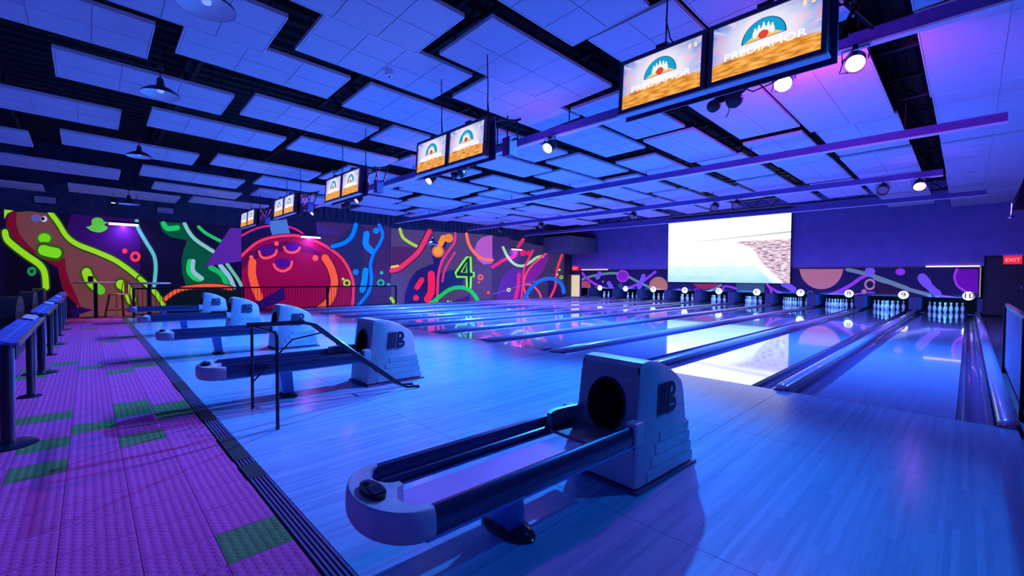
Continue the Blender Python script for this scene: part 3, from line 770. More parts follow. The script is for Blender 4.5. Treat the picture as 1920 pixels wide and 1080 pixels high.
for k, x in enumerate((-6.7, -9.4, -11.9, -14.4)):
    t = thing('booth_seat', 'black vinyl lounge seat with rounded back, '+('beside the first', 'beside the second', 'beside the third', 'beside the last')[k]+' drink counter', 'booth seat', (x, -.70, 0), 0, 'black lounge seats')
    n_ = 14
    arch = [(.62*math.cos(PI*j/n_)*(1 if True else 0), .45+.49*math.sin(PI*j/n_)**.6) for j in range(n_+1)]
    pr2 = [(.62, .12)]+arch+[(-.62, .12)]
    MB().loft([[(x_, -.18, z_) for x_, z_ in pr2], [(x_, .0, z_) for x_, z_ in pr2]]).build('backrest', cushion, t, smooth=True, bev=0)
    MB().box(-.58, .58, -.85, -.19, .12, .42).build('seat', cushion, t, bev=.05)
    for a in (-.5, .5):
        for b in (-.78, -.1): MB().box(a-.03, a+.03, b-.03, b+.03, 0, .12).build('foot', dark_steel, t)
wood_top = noise_var(mat('table_wood', (.45,.30,.24), .35), 6, (.38,.25,.2), (.5,.34,.27), stretch=(1,8,1))
for (u, v), lab in (((180, 592), 'high round table with pale wooden top beside the orange stool'), ((281, 600), 'high round table with pale wooden top behind the railing corner')):
    p = atz(u, v); p.x = max(p.x, XL+.55)
    q = atx(u, v, p.x); 
    t = thing('high_table', lab, 'table', (p.x, q.y, 0), 0, 'high tables by the mural')
    MB().lathe([(.46,1.0),(.47,1.01),(.47,1.035),(.46,1.045)], 30).build('table_top', wood_top, t)
    MB().lathe([(.045,.02),(.045,1.0)], 16).build('post', black_metal, t, smooth=True)
    MB().lathe([(.27,0),(.27,.012),(.06,.03),(.05,.06)], 24).build('foot', black_metal, t, smooth=True)
    if 'orange' in lab:
        b = thing('condiment_caddy', 'small dark napkin holder standing on the high table beside the orange stool', 'napkin holder', (p.x+.02, q.y-.1, 1.045))
        MB().box(-.06,.06,-.06,.06,0,.16).build('holder', black_metal, b, bev=.006); MB().box(-.045,.045,-.045,.045,.16,.166).build('napkin', mat('napkin', (.5,.5,.5), .8), b)
p = atz(225, 597); p.x = -17.35; q = atx(225, 597, p.x)
t = thing('bar_stool', 'orange wooden bar stool with slatted metal back standing before the mural', 'stool', (p.x, q.y, 0), .5)
st = noise_var(mat('stool_wood', (.55,.22,.05), .4), 8, (.50,.19,.04), (.62,.27,.07))
sf = mat('stool_frame', (.20,.07,.02), .35, .5)
MB().box(-.19,.19,-.19,.19,.66,.70).build('seat', st, t, bev=.015)
for a in (-1, 1):
    for b in (-1, 1): MB().bar((a*.24, b*.24, 0), (a*.16, b*.16, .66), .045).build('leg', st if a > 0 else sf, t)
MB().tube([(-.21,-.21,.22),(.21,-.21,.22),(.21,.21,.22),(-.21,.21,.22)], .010, 6, closed=True).build('foot_ring', sf, t)
MB().box(-.085,.085,.17,.185,.70,1.08).build('backrest', st, t, bev=.005)
MB().tube([(-.17,.15,.68),(-.18,.19,.98),(-.12,.20,1.08),(.12,.20,1.08),(.18,.19,.98),(.17,.15,.68)], .011, 6).build('back_frame', sf, t)
# two small recessed downlights over the high tables
for u, v in ((240, 312), (262, 314)):
    p = aty(u, v, 1.1); p.z = min(p.z, 3.5)
    t = thing('downlight', 'small warm downlight on a thin stem above the high tables', 'downlight', (-16.95, .55+(.5 if u > 250 else 0), 3.30), 0, 'warm downlights')
    MB().lathe([(.05,0),(.06,.01),(.06,.12),(.02,.14)], 16).build('can', black_metal, t, smooth=True)
    MB().lathe([(.045,-.004),(.045,.001)], 16).build('lens', mat('warm_lens', (.8,.7,.5), .3, emit=(1,.8,.5), es=5, sample=False), t)
    MB().tube([(0,0,.13),(0,0,ROOF-3.32)], .006, 6).build('stem', dark_steel, t)
    spot((-16.95, t.location.y, 3.285), (-17.3, .5, .6), (1.0, .62, .28), 70, 50, .7, .04)
# small fittings on the bulkhead
for u, v, lab in ((85, 375, 'slatted air vent on the bulkhead above the eye of the mural'), (310, 395, 'slatted air vent on the bulkhead above the green mural shapes')):
    p = atx(u, v, XL+.065)
    t = thing('air_vent', lab, 'vent', p, 0, 'vents on the bulkhead')
    MB().box(0, .03, -.24, .24, -.10, .10).build('frame', dark_steel, t)
    for j in range(4): MB().box(.03, .045, -.21, .21, -.08+j*.045, -.055+j*.045).build('slat', tile_trim, t)
uv = mat('uv_tube', (.2,.1,.3), .3, emit=(.75,.25,1.0), es=6, sample=False)
for u, v, ln, lab in ((232, 421, .34, 'glowing violet tube light on the wall above the red ring of the mural'), (583, 445, .36, 'glowing violet tube light on the wall above the red bowling ball mural'), (969, 468, .4, 'glowing violet tube light high on the mural near the far corner')):
    p = atx(u, v, XL+.25)
    t = thing('tube_light', lab, 'tube light', p, 0, 'violet tube lights on the mural wall')
    MB().tube([(0,-ln,0),(0,ln,0)], .035, 8).build('tube', uv, t); MB().box(-.06,.05,-ln-.02,ln+.02,.035,.10).build('housing', dark_steel, t)
    MB().box(-.215,-.06,-.03,.03,.04,.08).build('bracket', dark_steel, t)
    a = area((p.x+.02, p.y, p.z-.06), (p.x-.22, p.y, p.z-1.2), (.45,.1,1.0), 22, .08, ln*2)

# ------------------------------------------------------------------ murals (paint laid on the wall plane)
layer = [0]
PAINT = {}
def paint(c, e):
    key = (c, e)
    if key not in PAINT:
        l = rgb(*c)
        PAINT[key] = mat('paint_%d_%d_%d_%d' % (*c, int(e*100)), tuple(v*.55 for v in l), .7, emit=l, es=e, sample=False)
    return PAINT[key]
class Wall:
    """maps the artwork onto a real wall plane; o, s = origin and scale of the drawing sheet"""
    def __init__(s, axis, val, dirn, parent): s.axis = axis; s.val = val; s.dirn = dirn; s.parent = parent
    def P(s, u, v, off):
        w = s.val+s.dirn*off
        return atx(u, v, w) if s.axis == 'x' else aty(u, v, w)
    def shape(s, px, c, name, e):
        layer[0] += 1; off = .003+layer[0]*.00035
        vs_ = [s.P(u, v, off) for u, v in px]
        tri = tessellate_polygon([[Vector((u, v, 0)) for u, v in px]])
        return MB().add(vs_, [tuple(f) for f in tri]).build(name, paint(c, e), s.parent)
    def ribbon(s, px, hw, c, name, e, closed=False):
        layer[0] += 1; off = .003+layer[0]*.00035
        k = len(px); Lp = []; Rp = []
        hws = hw if isinstance(hw, list) else [hw]*k
        for i in range(k):
            if closed: a = px[i-1]; b = px[(i+1) % k]
            else: a = px[max(0, i-1)]; b = px[min(k-1, i+1)]
            dx, dy = b[0]-a[0], b[1]-a[1]; L_ = math.hypot(dx, dy) or 1
            nx_, ny_ = -dy/L_*hws[i], dx/L_*hws[i]
            Lp.append((px[i][0]+nx_, px[i][1]+ny_)); Rp.append((px[i][0]-nx_, px[i][1]-ny_))
        vs_ = [s.P(u, v, off) for u, v in Lp+Rp]; fs_ = [(i, i+1, k+i+1, k+i) for i in range(k-1)]
        if closed: fs_.append((k-1, 0, k, 2*k-1))
        mb_ = MB().add(vs_, fs_)
        if not closed:      # round ends
            for e_, d in ((0, -1), (k-1, 1)):
                h = hws[e_]; cx, cy = px[e_]
                mb_.add([s.P(cx+h*math.cos(2*PI*j/12), cy+h*math.sin(2*PI*j/12), off-.0001) for j in range(12)], [tuple(range(12))])
        return mb_.build(name, paint(c, e), s.parent)
class Sheet:
    def __init__(s, wall, ox, oy, sc): s.w = wall; s.ox = ox; s.oy = oy; s.sc = sc
    def t(s, pts): return [(s.ox+x/s.sc, s.oy+y/s.sc) for x, y in pts]
    def poly(s, c, pts, e=.35, name='mural_shape', sm=False):
        pts = smooth_pts(pts+[pts[0]], 4)[:-1] if sm else pts
        return s.w.shape(s.t(pts), c, name, e)
    def line(s, c, hw, pts, e=.85, halo=None, name='mural_stroke'):
        q = s.t(smooth_pts(pts))
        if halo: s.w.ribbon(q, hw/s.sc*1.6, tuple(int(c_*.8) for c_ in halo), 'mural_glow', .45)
        return s.w.ribbon(q, hw/s.sc, c, name, e)
    def ell(s, c, cx, cy, rx, ry=None, e=.8, name='mural_dot'):
        ry = ry or rx
        return s.w.shape(s.t([(cx+rx*math.cos(2*PI*j/24), cy+ry*math.sin(2*PI*j/24)) for j in range(24)]), c, name, e)
    def ring(s, c, cx, cy, r0, r1, e=.85):
        r = (r0+r1)/2
        return s.w.ribbon(s.t([(cx+r*math.cos(2*PI*j/20), cy+r*math.sin(2*PI*j/20)) for j in range(20)]), (r0-r1)/2/s.sc, c, 'mural_ring', e, True)
def panel(u0, u1, v0a, v0b, y_lab, c, th):
    """painted board fixed to the side wall between two verticals"""
    a = atx(u0, v0a, XL+th); b = atx(u1, v0b, XL+th)
    bm_ = MB(); bm_.add([(XL,a.y,0),(XL+th,a.y,0),(XL+th,b.y,0),(XL,b.y,0),(XL,a.y,a.z),(XL+th,a.y,a.z),(XL+th,b.y,b.z),(XL,b.y,b.z)],
        [(3,2,1,0),(4,5,6,7),(0,1,5,4),(1,2,6,5),(2,3,7,6),(3,0,4,7)])
    return bm_.build('mural_panel', paint(c, .12 if u0 < 0 else .62), wall_left)  # background coat emits, added brightness beyond the light on the wall
TH = .02
p1 = panel(-60, 453, 390, 421, '', (38,18,66), TH)
p2 = panel(453, 731, 406, 424, '', (70,38,92), TH)
p3 = panel(733, 922, 428, 441, '', (92,70,108), TH)
p4 = panel(922, 1058, 441, 470, '', (66,54,98), TH)
LIME = (150,225,20); GRN = (20,185,85); RED = (170,20,40); ORG = (255,95,50); PNK = (245,55,95); AQ = (95,195,185)
w1 = Wall('x', XL+TH, 1, p1); A = Sheet(w1, 0, 380, 4.5); B_ = Sheet(w1, 240, 400, 4.9077); P0 = Sheet(w1, 0, 0, 1)
layer[0] = 0
A.poly((14,14,34), [(40,330),(250,470),(390,560),(500,640),(560,760),(560,960),(40,960)], .12)
A.poly((70,14,120), [(600,95),(1180,110),(1180,640),(1000,520),(850,450),(660,350),(560,230)], .3)  # violet glow around the tube light, painted on as a flat shape
P0.poly((24,22,62), [(262,410),(300,412),(320,445),(340,470),(338,545),(315,570),(300,560),(268,520),(292,490)], .15)
P0.poly((150,84,78), [(29,398),(55,396),(90,400),(104,415),(124,444),(151,464),(189,480),(222,498),(249,518),(270,540),(295,562),(308,578),(300,596),(150,596),(140,560),(128,530),(118,505),(95,488),(70,477),(48,455),(30,435),(24,412)], .42, 'mural_pin')
A.poly((150,14,42), [(115,70),(60,110),(48,190),(90,280),(180,360),(290,435),(400,500),(490,550),(505,640),(540,760),(690,900),(650,800),(600,690),(570,610),(555,560),(550,470),(430,480),(330,435),(240,360),(165,270),(135,170),(142,80)], .42)
A.poly((44,18,110), [(680,880),(790,905),(610,960),(590,900)], .3)
A.line(LIME, 21, [(425,85),(490,170),(560,280),(650,350),(800,410),(960,480),(1080,560),(1180,640)], halo=(60,110,20))
P0.line(LIME, 4.2, [(262,522),(280,538),(295,553),(308,574)], halo=(60,110,20))
A.line(LIME, 27, [(42,250),(60,310),(130,375),(230,450),(330,520),(375,590),(388,712)], halo=(50,95,20))
A.poly(LIME, [(34,58),(115,66),(60,95),(36,140)], .8)
A.ell((60,140,20), 375, 300, 66, 56, .6); A.ell((120,220,10), 375, 300, 52, 40, .8)
A.line((120,225,10), 44, [(365,400),(420,415),(475,425)], halo=(90,130,20))
A.line((150,215,20), 40, [(730,590),(755,650),(800,700)], halo=(110,120,30)); A.line((90,200,30), 38, [(810,705),(850,740)])
P0.line((145,220,20), 8.5, [(226,533),(238,542),(246,562)], halo=(110,110,30))
A.ell((110,110,200), 305, 130, 42, 32, .5); A.ell((215,215,235), 372, 138, 27, 25, .7); A.ell((20,15,40), 362, 135, 15, 15, .2)
A.ring((20,140,80), 268, 580, 40, 15)
A.ring((255,60,60), 1142, 456, 44, 20); A.ell((255,60,60), 1053, 408, 22)
A.poly((95,215,60), [(725,205),(770,190),(775,145),(815,125),(860,135),(880,160),(915,165),(880,185),(910,215),(850,250),(775,240)], .7, sm=True)
B_.line(AQ, 17, [(80,70),(95,140),(170,270),(235,380),(255,480),(250,580),(240,665)], halo=(25,80,100))
B_.poly((0,105,58), [(285,78),(520,92),(540,130),(600,220),(700,290),(790,360),(700,490),(780,500),(870,560),(930,660),(950,690),(530,660),(500,560),(490,450),(510,340),(545,250),(480,235),(390,220),(320,170)], .5, 'mural_pin')
B_.line((30,200,95), 24, [(325,95),(365,140),(455,132)]); B_.line((140,200,185), 17, [(520,95),(560,170),(630,250),(790,355)], halo=(20,110,80)); B_.line((35,195,100), 15, [(650,125),(720,185),(855,258)])
B_.line((30,205,95), 26, [(570,445),(562,530),(610,590),(660,605)]); B_.line((150,195,200), 20, [(600,440),(600,530),(680,600)])
B_.line((20,185,90), 24, [(760,498),(860,560),(915,670)]); B_.line((150,195,205), 21, [(850,480),(930,580),(975,680)]); B_.line((110,190,165), 16, [(910,465),(1000,590),(1040,660)])
B_.poly((112,45,172), [(940,132),(1043,140),(1043,440),(705,492)], .5)
B_.poly((10,45,40), [(350,800),(430,745),(520,705),(700,690),(850,690),(960,700),(1043,720),(1043,900),(340,900)], .2)
B_.line(ORG, 18, [(340,790),(420,730),(520,690),(700,668),(850,672),(945,690)], halo=(130,45,30))
# red bowling ball panel
layer[0] = 0
w2 = Wall('x', XL+TH, 1, p2); D = Sheet(w2, 440, 400, 4.91)
D.poly((34,26,84), [(65,60),(330,50),(750,70),(760,190),(720,240),(560,205),(380,215),(200,270),(65,390)], .25)
D.poly((62,60,112), [(880,300),(1100,105),(1200,120),(1180,400),(1270,560),(1250,860),(1100,870),(1060,540)], .25)
arcb = [(65,392),(130,330),(200,275),(290,235),(380,215),(470,206),(550,205),(630,218),(700,240),(780,272),(850,310),(920,357),(980,410),(1025,470),(1060,540),(1085,610),(1095,680),(1090,780),(1080,880)]
D.poly((168,0,72), arcb+[(1070,905),(65,905)], .62, 'mural_ball')
D.poly((120,0,80), [(65,392)]+[(x-60 if x > 500 else x, y+50) for x, y in arcb[3:12]]+[(500,330),(200,420),(65,520)], .45)
D.poly((62,22,140), [(455,675),(465,790),(220,905),(65,905),(65,860),(240,800)], .3)
D.line((235,30,130), 8, [(65,205),(200,140),(350,112),(480,120),(580,155),(650,207)])
D.poly((95,150,215), [(325,70),(480,55),(490,110),(512,192),(345,200),(325,140)], .5)
D.line(PNK, 13, arcb, halo=(150,10,60))
for cx, cy, rx, ry in ((300,340,68,38), (530,310,62,35), (440,455,72,42)): D.ell((88,4,150), cx, cy, rx, ry, .5)
for q in ([(225,350),(245,400),(300,412),(370,380),(385,340)], [(455,310),(480,350),(530,362),(580,345),(598,318)], [(360,470),(390,515),(450,532),(510,500),(527,448)]): D.line((255,90,100), 11, q)
for cx, cy, r in ((385,278,21), (153,405,19), (743,412,27)): D.ell((255,90,80), cx, cy, r, e=.9)
D.line(ORG, 36, [(163,450),(160,560),(190,680),(225,770)]); D.line(ORG, 33, [(832,410),(890,510),(918,640),(880,790),(770,895)], halo=(200,20,60))
D.line((0,125,235), 19, [(1115,105),(1085,200),(1015,270),(900,305)], halo=(20,60,140))
D.line((10,120,230), 15, [(1330,108),(1362,190),(1340,270),(1280,370),(1250,480),(1260,600),(1230,730),(1120,870)], halo=(40,60,150))
D.line((10,135,245), 28, [(1215,190),(1208,285),(1260,345)]); D.ell((10,135,245), 1303, 160, 28); D.line((10,135,240), 27, [(1205,525),(1195,620),(1175,705)]); D.ell((15,120,225), 1115, 540, 28)
D.ring((30,180,120), 1345, 640, 34, 19); D.ell((40,190,140), 1352, 547, 16); D.ell((40,170,150), 1418, 660, 16); D.ring((170,230,30), 1033, 642, 34, 19); D.ell((190,220,60), 998, 605, 13)
D.poly((85,55,150), [(745,82),(985,185),(760,192)], .35)
# number four panel
layer[0] = 0
w3 = Wall('x', XL+TH, 1, p3); E = Sheet(w3, 720, 400, 5.333)
E.poly((116,54,104), [(75,330),(350,345),(220,470),(75,530)], .3)
E.poly((46,34,112), [(200,935),(205,820),(250,680),(330,570),(420,530),(500,500),(480,430),(470,330),(560,250),(640,280),(560,480),(540,620),(535,935)], .35)
E.poly((36,56,130), [(560,600),(700,560),(800,640),(780,750),(640,770),(550,850)], .35)
E.poly((222,110,195), [(980,240),(1083,218),(1083,500),(1000,512),(930,460),(905,370),(930,290)], .55)
E.line((180,215,50), 15, [(160,158),(190,240),(270,300),(360,345)])
E.line((240,50,90), 24, [(455,183),(400,290),(340,390),(240,480),(150,550),(75,572)], halo=(150,30,100)); E.line((250,210,70), 11, [(75,537),(140,525)])
E.line((180,215,40), 17, [(72,850),(110,900),(150,938)])
E.ell((250,110,30), 540, 380, 62); E.line((250,150,40), 30, [(595,245),(560,310)]); E.ell((255,165,60), 540, 380, 44); E.ell((255,140,50), 648, 248, 44)
E.line((245,50,125), 11, [(712,198),(705,290),(650,370),(580,480),(545,600),(535,740),(530,925)]); E.line((245,45,115), 10, [(710,390),(640,500),(600,590),(585,680)])
E.line((255,30,80), 36, [(472,610),(475,700),(470,790),(435,858)]); E.line((255,30,80), 26, [(378,665),(330,740)]); E.ell((255,35,80), 320, 845, 29)
E.poly((34,66,74), [(830,440),(865,440),(870,590),(895,590),(895,632),(870,635),(865,745),(830,745),(825,635),(730,635),(715,595),(790,490)], .3)
f4 = [(828,438),(866,438),(870,590),(898,590),(898,633),(870,636),(865,748),(830,748),(825,636),(728,636),(714,596),(788,490)]
E.w.ribbon(E.t(f4), 10/5.333, (130,245,60), 'mural_numeral', .95, True); E.w.ribbon(E.t([(826,492),(772,590),(826,592)]), 7/5.333, (130,245,60), 'mural_numeral', .95, True)
E.poly((92,44,130), [(640,905),(860,812),(860,910)], .3)
E.line((20,205,90), 19, [(320,925),(450,908),(560,830),(650,765),(750,740),(850,765),(920,840),(945,912)])
E.line((255,120,85), 15, [(825,205),(850,310),(910,400),(990,455),(1083,467)])
E.ring((255,95,60), 965, 640, 30, 13); E.ell((255,90,60), 950, 690, 11); E.ell((255,80,60), 1043, 793, 15); E.ring((200,245,120), 668, 895, 17, 8); E.ell((235,250,200), 640, 880, 9)
# far mural panel
layer[0] = 0
w4 = Wall('x', XL+TH, 1, p4); G = Sheet(w4, 720, 400, 5.333)
G.poly((106,70,140), [(1085,250),(1250,230),(1200,420),(1085,480)], .25)
G.poly((116,54,160), [(1130,905),(1135,780),(1180,640),(1260,560),(1350,545),(1400,600),(1400,905)], .4)
G.poly((52,16,110), [(1640,640),(1740,660),(1798,760),(1798,880),(1640,880)], .4)
G.poly((150,40,165), [(1640,385),(1642,470),(1580,590),(1500,680),(1400,705),(1400,640),(1440,540),(1540,460)], .5)
G.line((230,40,110), 17, [(1392,262),(1340,340),(1300,430),(1210,460),(1088,535)]); G.line((165,225,155), 13, [(1190,340),(1240,440),(1310,510),(1390,525),(1460,490),(1530,440),(1590,430)])
G.ell((235,30,100), 1390, 395, 32); G.ell((235,30,100), 1450, 400, 26); G.line((245,50,110), 10, [(1490,370),(1440,470),(1400,560),(1390,700),(1370,885)]); G.line((225,40,120), 18, [(1350,610),(1340,740),(1310,865)])
G.line((250,70,100), 10, [(1640,385),(1560,450),(1480,520),(1420,610),(1395,720),(1420,810),(1460,885)]); G.line((240,60,90), 12, [(1790,392),(1740,530),(1720,640),(1710,740),(1640,885)]); G.line((250,80,110), 10, [(1400,710),(1480,720),(1550,790),(1580,885)])
G.line((10,105,225), 19, [(1390,885),(1440,790),(1520,700),(1620,655),(1720,665),(1780,720),(1798,790)])
G.line((140,110,180), 4, [(1090,810),(1400,710),(1650,640)], .5)
G.ring((210,245,140), 1247, 765, 20, 9); G.ring((130,235,60), 1772, 640, 19, 9); G.ell((210,240,170), 1755, 565, 11); G.ell((190,240,150), 1735, 612, 9)

# ------------------------------------------------------------------ pin end: mask, numbers, dividers, pins, video wall
MY = YF-.02
t = thing('pin_mask', 'painted mask board with violet pins and balls running above all the pin decks', 'mask board', (-8.6, YF, .58))
mx0, mx1 = -17.47, .28
mbd = MB().box(mx0+8.6, mx1+8.6, -.02, .08, 0, 1.14).build('board', paint((30,24,92), .25), t)
mbd_w = Wall('y', MY, -1, None); layer[0] = 0
class MaskWall(Wall):
    def P(s, u, v, off):
        p = aty(u, v, s.val-off); return Vector((min(max(p.x, mx0+.01), mx1-.01)+8.6, p.y-YF, min(max(p.z, .585), 1.715)-.58))
mw = MaskWall('y', MY, -1, mbd)
H5 = Sheet(mw, 1060, 460, 7.7125); H6 = Sheet(mw, 1240, 380, 4.9077); H7 = Sheet(mw, 1460, 460, 6.75); H8 = Sheet(mw, 1640, 440, 5.4)
PUR = (155,65,220); LAV = (125,92,228)
H5.ell((205,92,104), 285, 605, 85, 95, .5, 'mural_ball'); H5.ell((206,132,100), 1345, 590, 135, 135, .5, 'mural_ball')
H5.line((120,165,155), 17, [(220,500),(350,455),(540,415),(740,405),(900,450),(1040,520),(1200,600)], .5)
H5.line(PUR, 19, [(240,400),(340,500),(470,580),(620,640),(780,650),(960,600),(1120,520),(1300,385)], .6)
H5.ell((150,40,195), 830, 445, 85, 85, .5, 'mural_ball'); H5.ring((200,70,225), 830, 445, 88, 72, .6)
H5.line(LAV, 30, [(628,545),(660,600),(700,675)], .6, name='mural_pin'); H5.line(LAV, 30, [(1130,440),(1095,540),(1068,605)], .6, name='mural_pin'); H5.line(LAV, 32, [(500,405),(465,465)], .6, name='mural_pin')
H5.ring((50,130,120), 795, 578, 30, 16, .5); H5.ell((190,70,210), 543, 525, 16); H5.ring((120,60,180), 435, 635, 30, 18, .5)
H6.poly((185,48,75), [(290,745),(545,745),(470,785),(380,800),(320,775)], .4); H6.poly((66,108,124), [(690,742),(950,742),(950,870),(690,870)], .35)
H6.ring((130,30,180), 325, 815, 30, 14, .5); H6.line((130,150,150), 10, [(370,838),(470,800),(550,758)], .5); H6.poly((110,80,225), [(130,852),(165,785),(205,852)], .5)
H6.line(PUR, 9, [(562,850),(580,770),(690,790)], .6); H6.line((205,60,210), 10, [(970,750),(1008,800),(1008,868)], .6); H6.line(PUR, 11, [(1010,785),(1120,845),(1260,880)], .6)
H7.poly((208,130,138), [(245,300)]+[(540+275*math.cos(a), 285+270*math.sin(a)) for a in [PI*(.97-j*.94/20) for j in range(21)]]+[(835,300)], .5, 'mural_ball')
H7.line(PUR, 22, [(0,600),(120,650),(300,675),(520,665),(720,600),(900,510),(1030,420),(1150,362)], .6)
H7.line((125,155,165), 25, [(870,305),(1080,355),(1200,390),(1400,460),(1630,545)], .45)
H7.line(LAV, 38, [(60,480),(185,555)], .6, name='mural_pin'); H7.ell(LAV, 1155, 330, 65, 55, .6)
H7.ring((205,140,160), 1155, 495, 72, 46, .5); H7.ell((200,140,150), 1080, 588, 33, e=.5); H7.ring((70,110,140), 398, 612, 40, 24, .4)
H7.line((150,80,220), 8, [(960,622),(1100,600),(1255,596)], .6); H7.poly((105,80,220), [(700,682),(862,568),(842,682)], .45)
H7.poly((188,18,80), [(1250,600),(1290,520),(1380,488),(1500,510),(1640,560),(1640,692),(1280,692),(1255,650)], .5, 'mural_ball'); H7.ell((165,60,225), 1540, 335, 62, 45, .55)
H8.line((125,155,165), 19, [(0,440),(200,510),(400,570),(560,610)], .45)
H8.line(LAV, 50, [(482,440),(525,490)], .6, name='mural_pin'); H8.line(LAV, 38, [(540,510),(590,560),(640,600)], .6, name='mural_pin')
H8.poly((120,10,182), [(830,350),(1045,350),(1045,590),(930,580),(840,520),(808,430)], .5, 'mural_ball'); H8.line((178,62,225), 12, [(832,350),(808,430),(842,520),(930,582)], .6); H8.line((180,80,225), 8, [(680,620),(880,650)], .6)
H8.poly((60,22,60), [(0,490),(120,495),(300,560),(340,640),(0,660)], .15)
# light strip on the mask's top edge and outer end
warm = mat('strip_warm', (.4,.3,.2), .4, emit=(1.0,.72,.45), es=1.6, sample=False); warm_off = mat('strip_unlit', (.20,.12,.09), .5)
t2 = thing('light_strip', 'light strip along the top of the pin mask, warm white where lit', 'light strip', (-8.6, YF-.03, 1.725))
xa = aty(1140, 508, 23.1).x+8.6; xb = aty(1736, 502, 23.1).x+8.6
MB().box(mx0+8.6, xa, -.02, 0, 0, .045).build('lit_section', warm, t2); MB().box(xa, xb, -.02, 0, 0, .045).build('unlit_section', warm_off, t2); MB().box(xb, mx1+8.6, -.02, 0, 0, .045).build('lit_section', warm, t2)
t2 = thing('light_strip', 'thin dim warm light strip down the end of the pin mask beside lane ten', 'light strip', (mx1+.012, YF-.03, .62))
MB().box(-.008, .022, -.02, .02, 0, 1.10).build('end_section', mat('strip_dim', (.3,.22,.15), .4, emit=(1.0,.72,.45), es=.35, sample=False), t2)
# number signs
num_px = [(1125,541),(1173,543),(1225,544),(1284,545),(1348,547),(1419,548),(1501,549),(1592,550.5),(1694,553),(1816,555)]
glow = mat('sign_white', (.8,.8,.75), .4, emit=(1,.98,.85), es=1.0, sample=False); ink = mat('sign_ink', (.01,.01,.01), .5)
for i, (u, v) in enumerate(num_px):
    p = aty(u, v, YF-.050); p.z = max(p.z, .60)
    t = thing('lane_number_sign', 'round backlit white sign bearing the number of lane '+lane_words[i], 'sign', p, 0, 'backlit lane numbers')
    d = MB().lathe([(.150,0),(.158,.006),(.158,.02),(.150,.026)], 28); d.v = [(x, -z, y) for x, y, z in d.v]; d.build('disc', glow, t)
    o = link('numeral', text_mesh(str(i+1), .27, ink, .003, 'numeral', sx=1.2), t, (0, -.029, 0)); o.rotation_euler = (PI/2, 0, 0)
# pin-deck dividers and rear curtain
kick = mat('kickback', (.04,.05,.13), .5)
kick_b = mat('kickback_blue', (.05,.14,.45), .45)
def kickback(x, w, lab, mt):
    t = thing('pin_deck_divider', lab, 'divider', (x, 22.9, 0), 0, 'dividers beside the pin decks')
    MB().box(-w/2, w/2, .30, 1.9, .07, .56).build('panel', mt, t)
    MB().box(-w/2-.006, w/2+.006, .21, .30, .07, .57).build('front_edge', kick, t)
for i in range(10, 1, -1):
    xl = laneR(i)-LW; d = D1 if i % 2 == 0 else D2
    kickback(xl-d/2, d-.30, 'dark upright divider between the pin decks of lanes %s and %s' % (lane_words[i-2], lane_words[i-1]), kick if i < 8 else kick_b)
kickback(.33, .16, 'upright divider on the outer side of the lane ten pin deck', kick_b)
kickback(laneR(1)-LW-.4, .3, 'dark upright divider on the mural side of the lane one pin deck', kick)
t = thing('pit_curtain', 'black curtain hanging behind the pins of every lane', 'curtain', (-8.3, 24.86, 0))
MB().box(-8.7, 8.7, 0, .03, -.1, .9).build('cloth', rubber, t)
pinp = [(.026,0),(.029,.01),(.044,.05),(.057,.10),(.060,.125),(.055,.17),(.042,.21),(.030,.24),(.0235,.27),(.024,.29),(.030,.325),(.0325,.345),(.030,.365),(.018,.378),(.002,.382)]
pin_me = MB().lathe(pinp, 14).mesh('bowling_pin', pin_mat, True)
band_me = MB().lathe([(.0275,.252),(.0255,.262),(.0245,.270)], 14, cap=False).mesh('neck_stripe', pin_red, True)
for i in range(1, 11):
    xc = laneR(i)-LW/2
    for row in range(4):
        for k in range(row+1):
            o = link('bowling_pin', pin_me, None, (xc+(k-row/2)*.3048, 23.25+row*.264, 0))
            tag(o, 'white bowling pin standing on the deck of lane '+lane_words[i-1], 'bowling pin', 'pins of lane '+lane_words[i-1])
            b = link('neck_stripe', band_me, o); b.scale = (1.03, 1.03, 1)
    l = area((xc, 23.02, .545), (xc, 23.75, .1), (.05, .38, 1.0), 9, 1.0, .12)
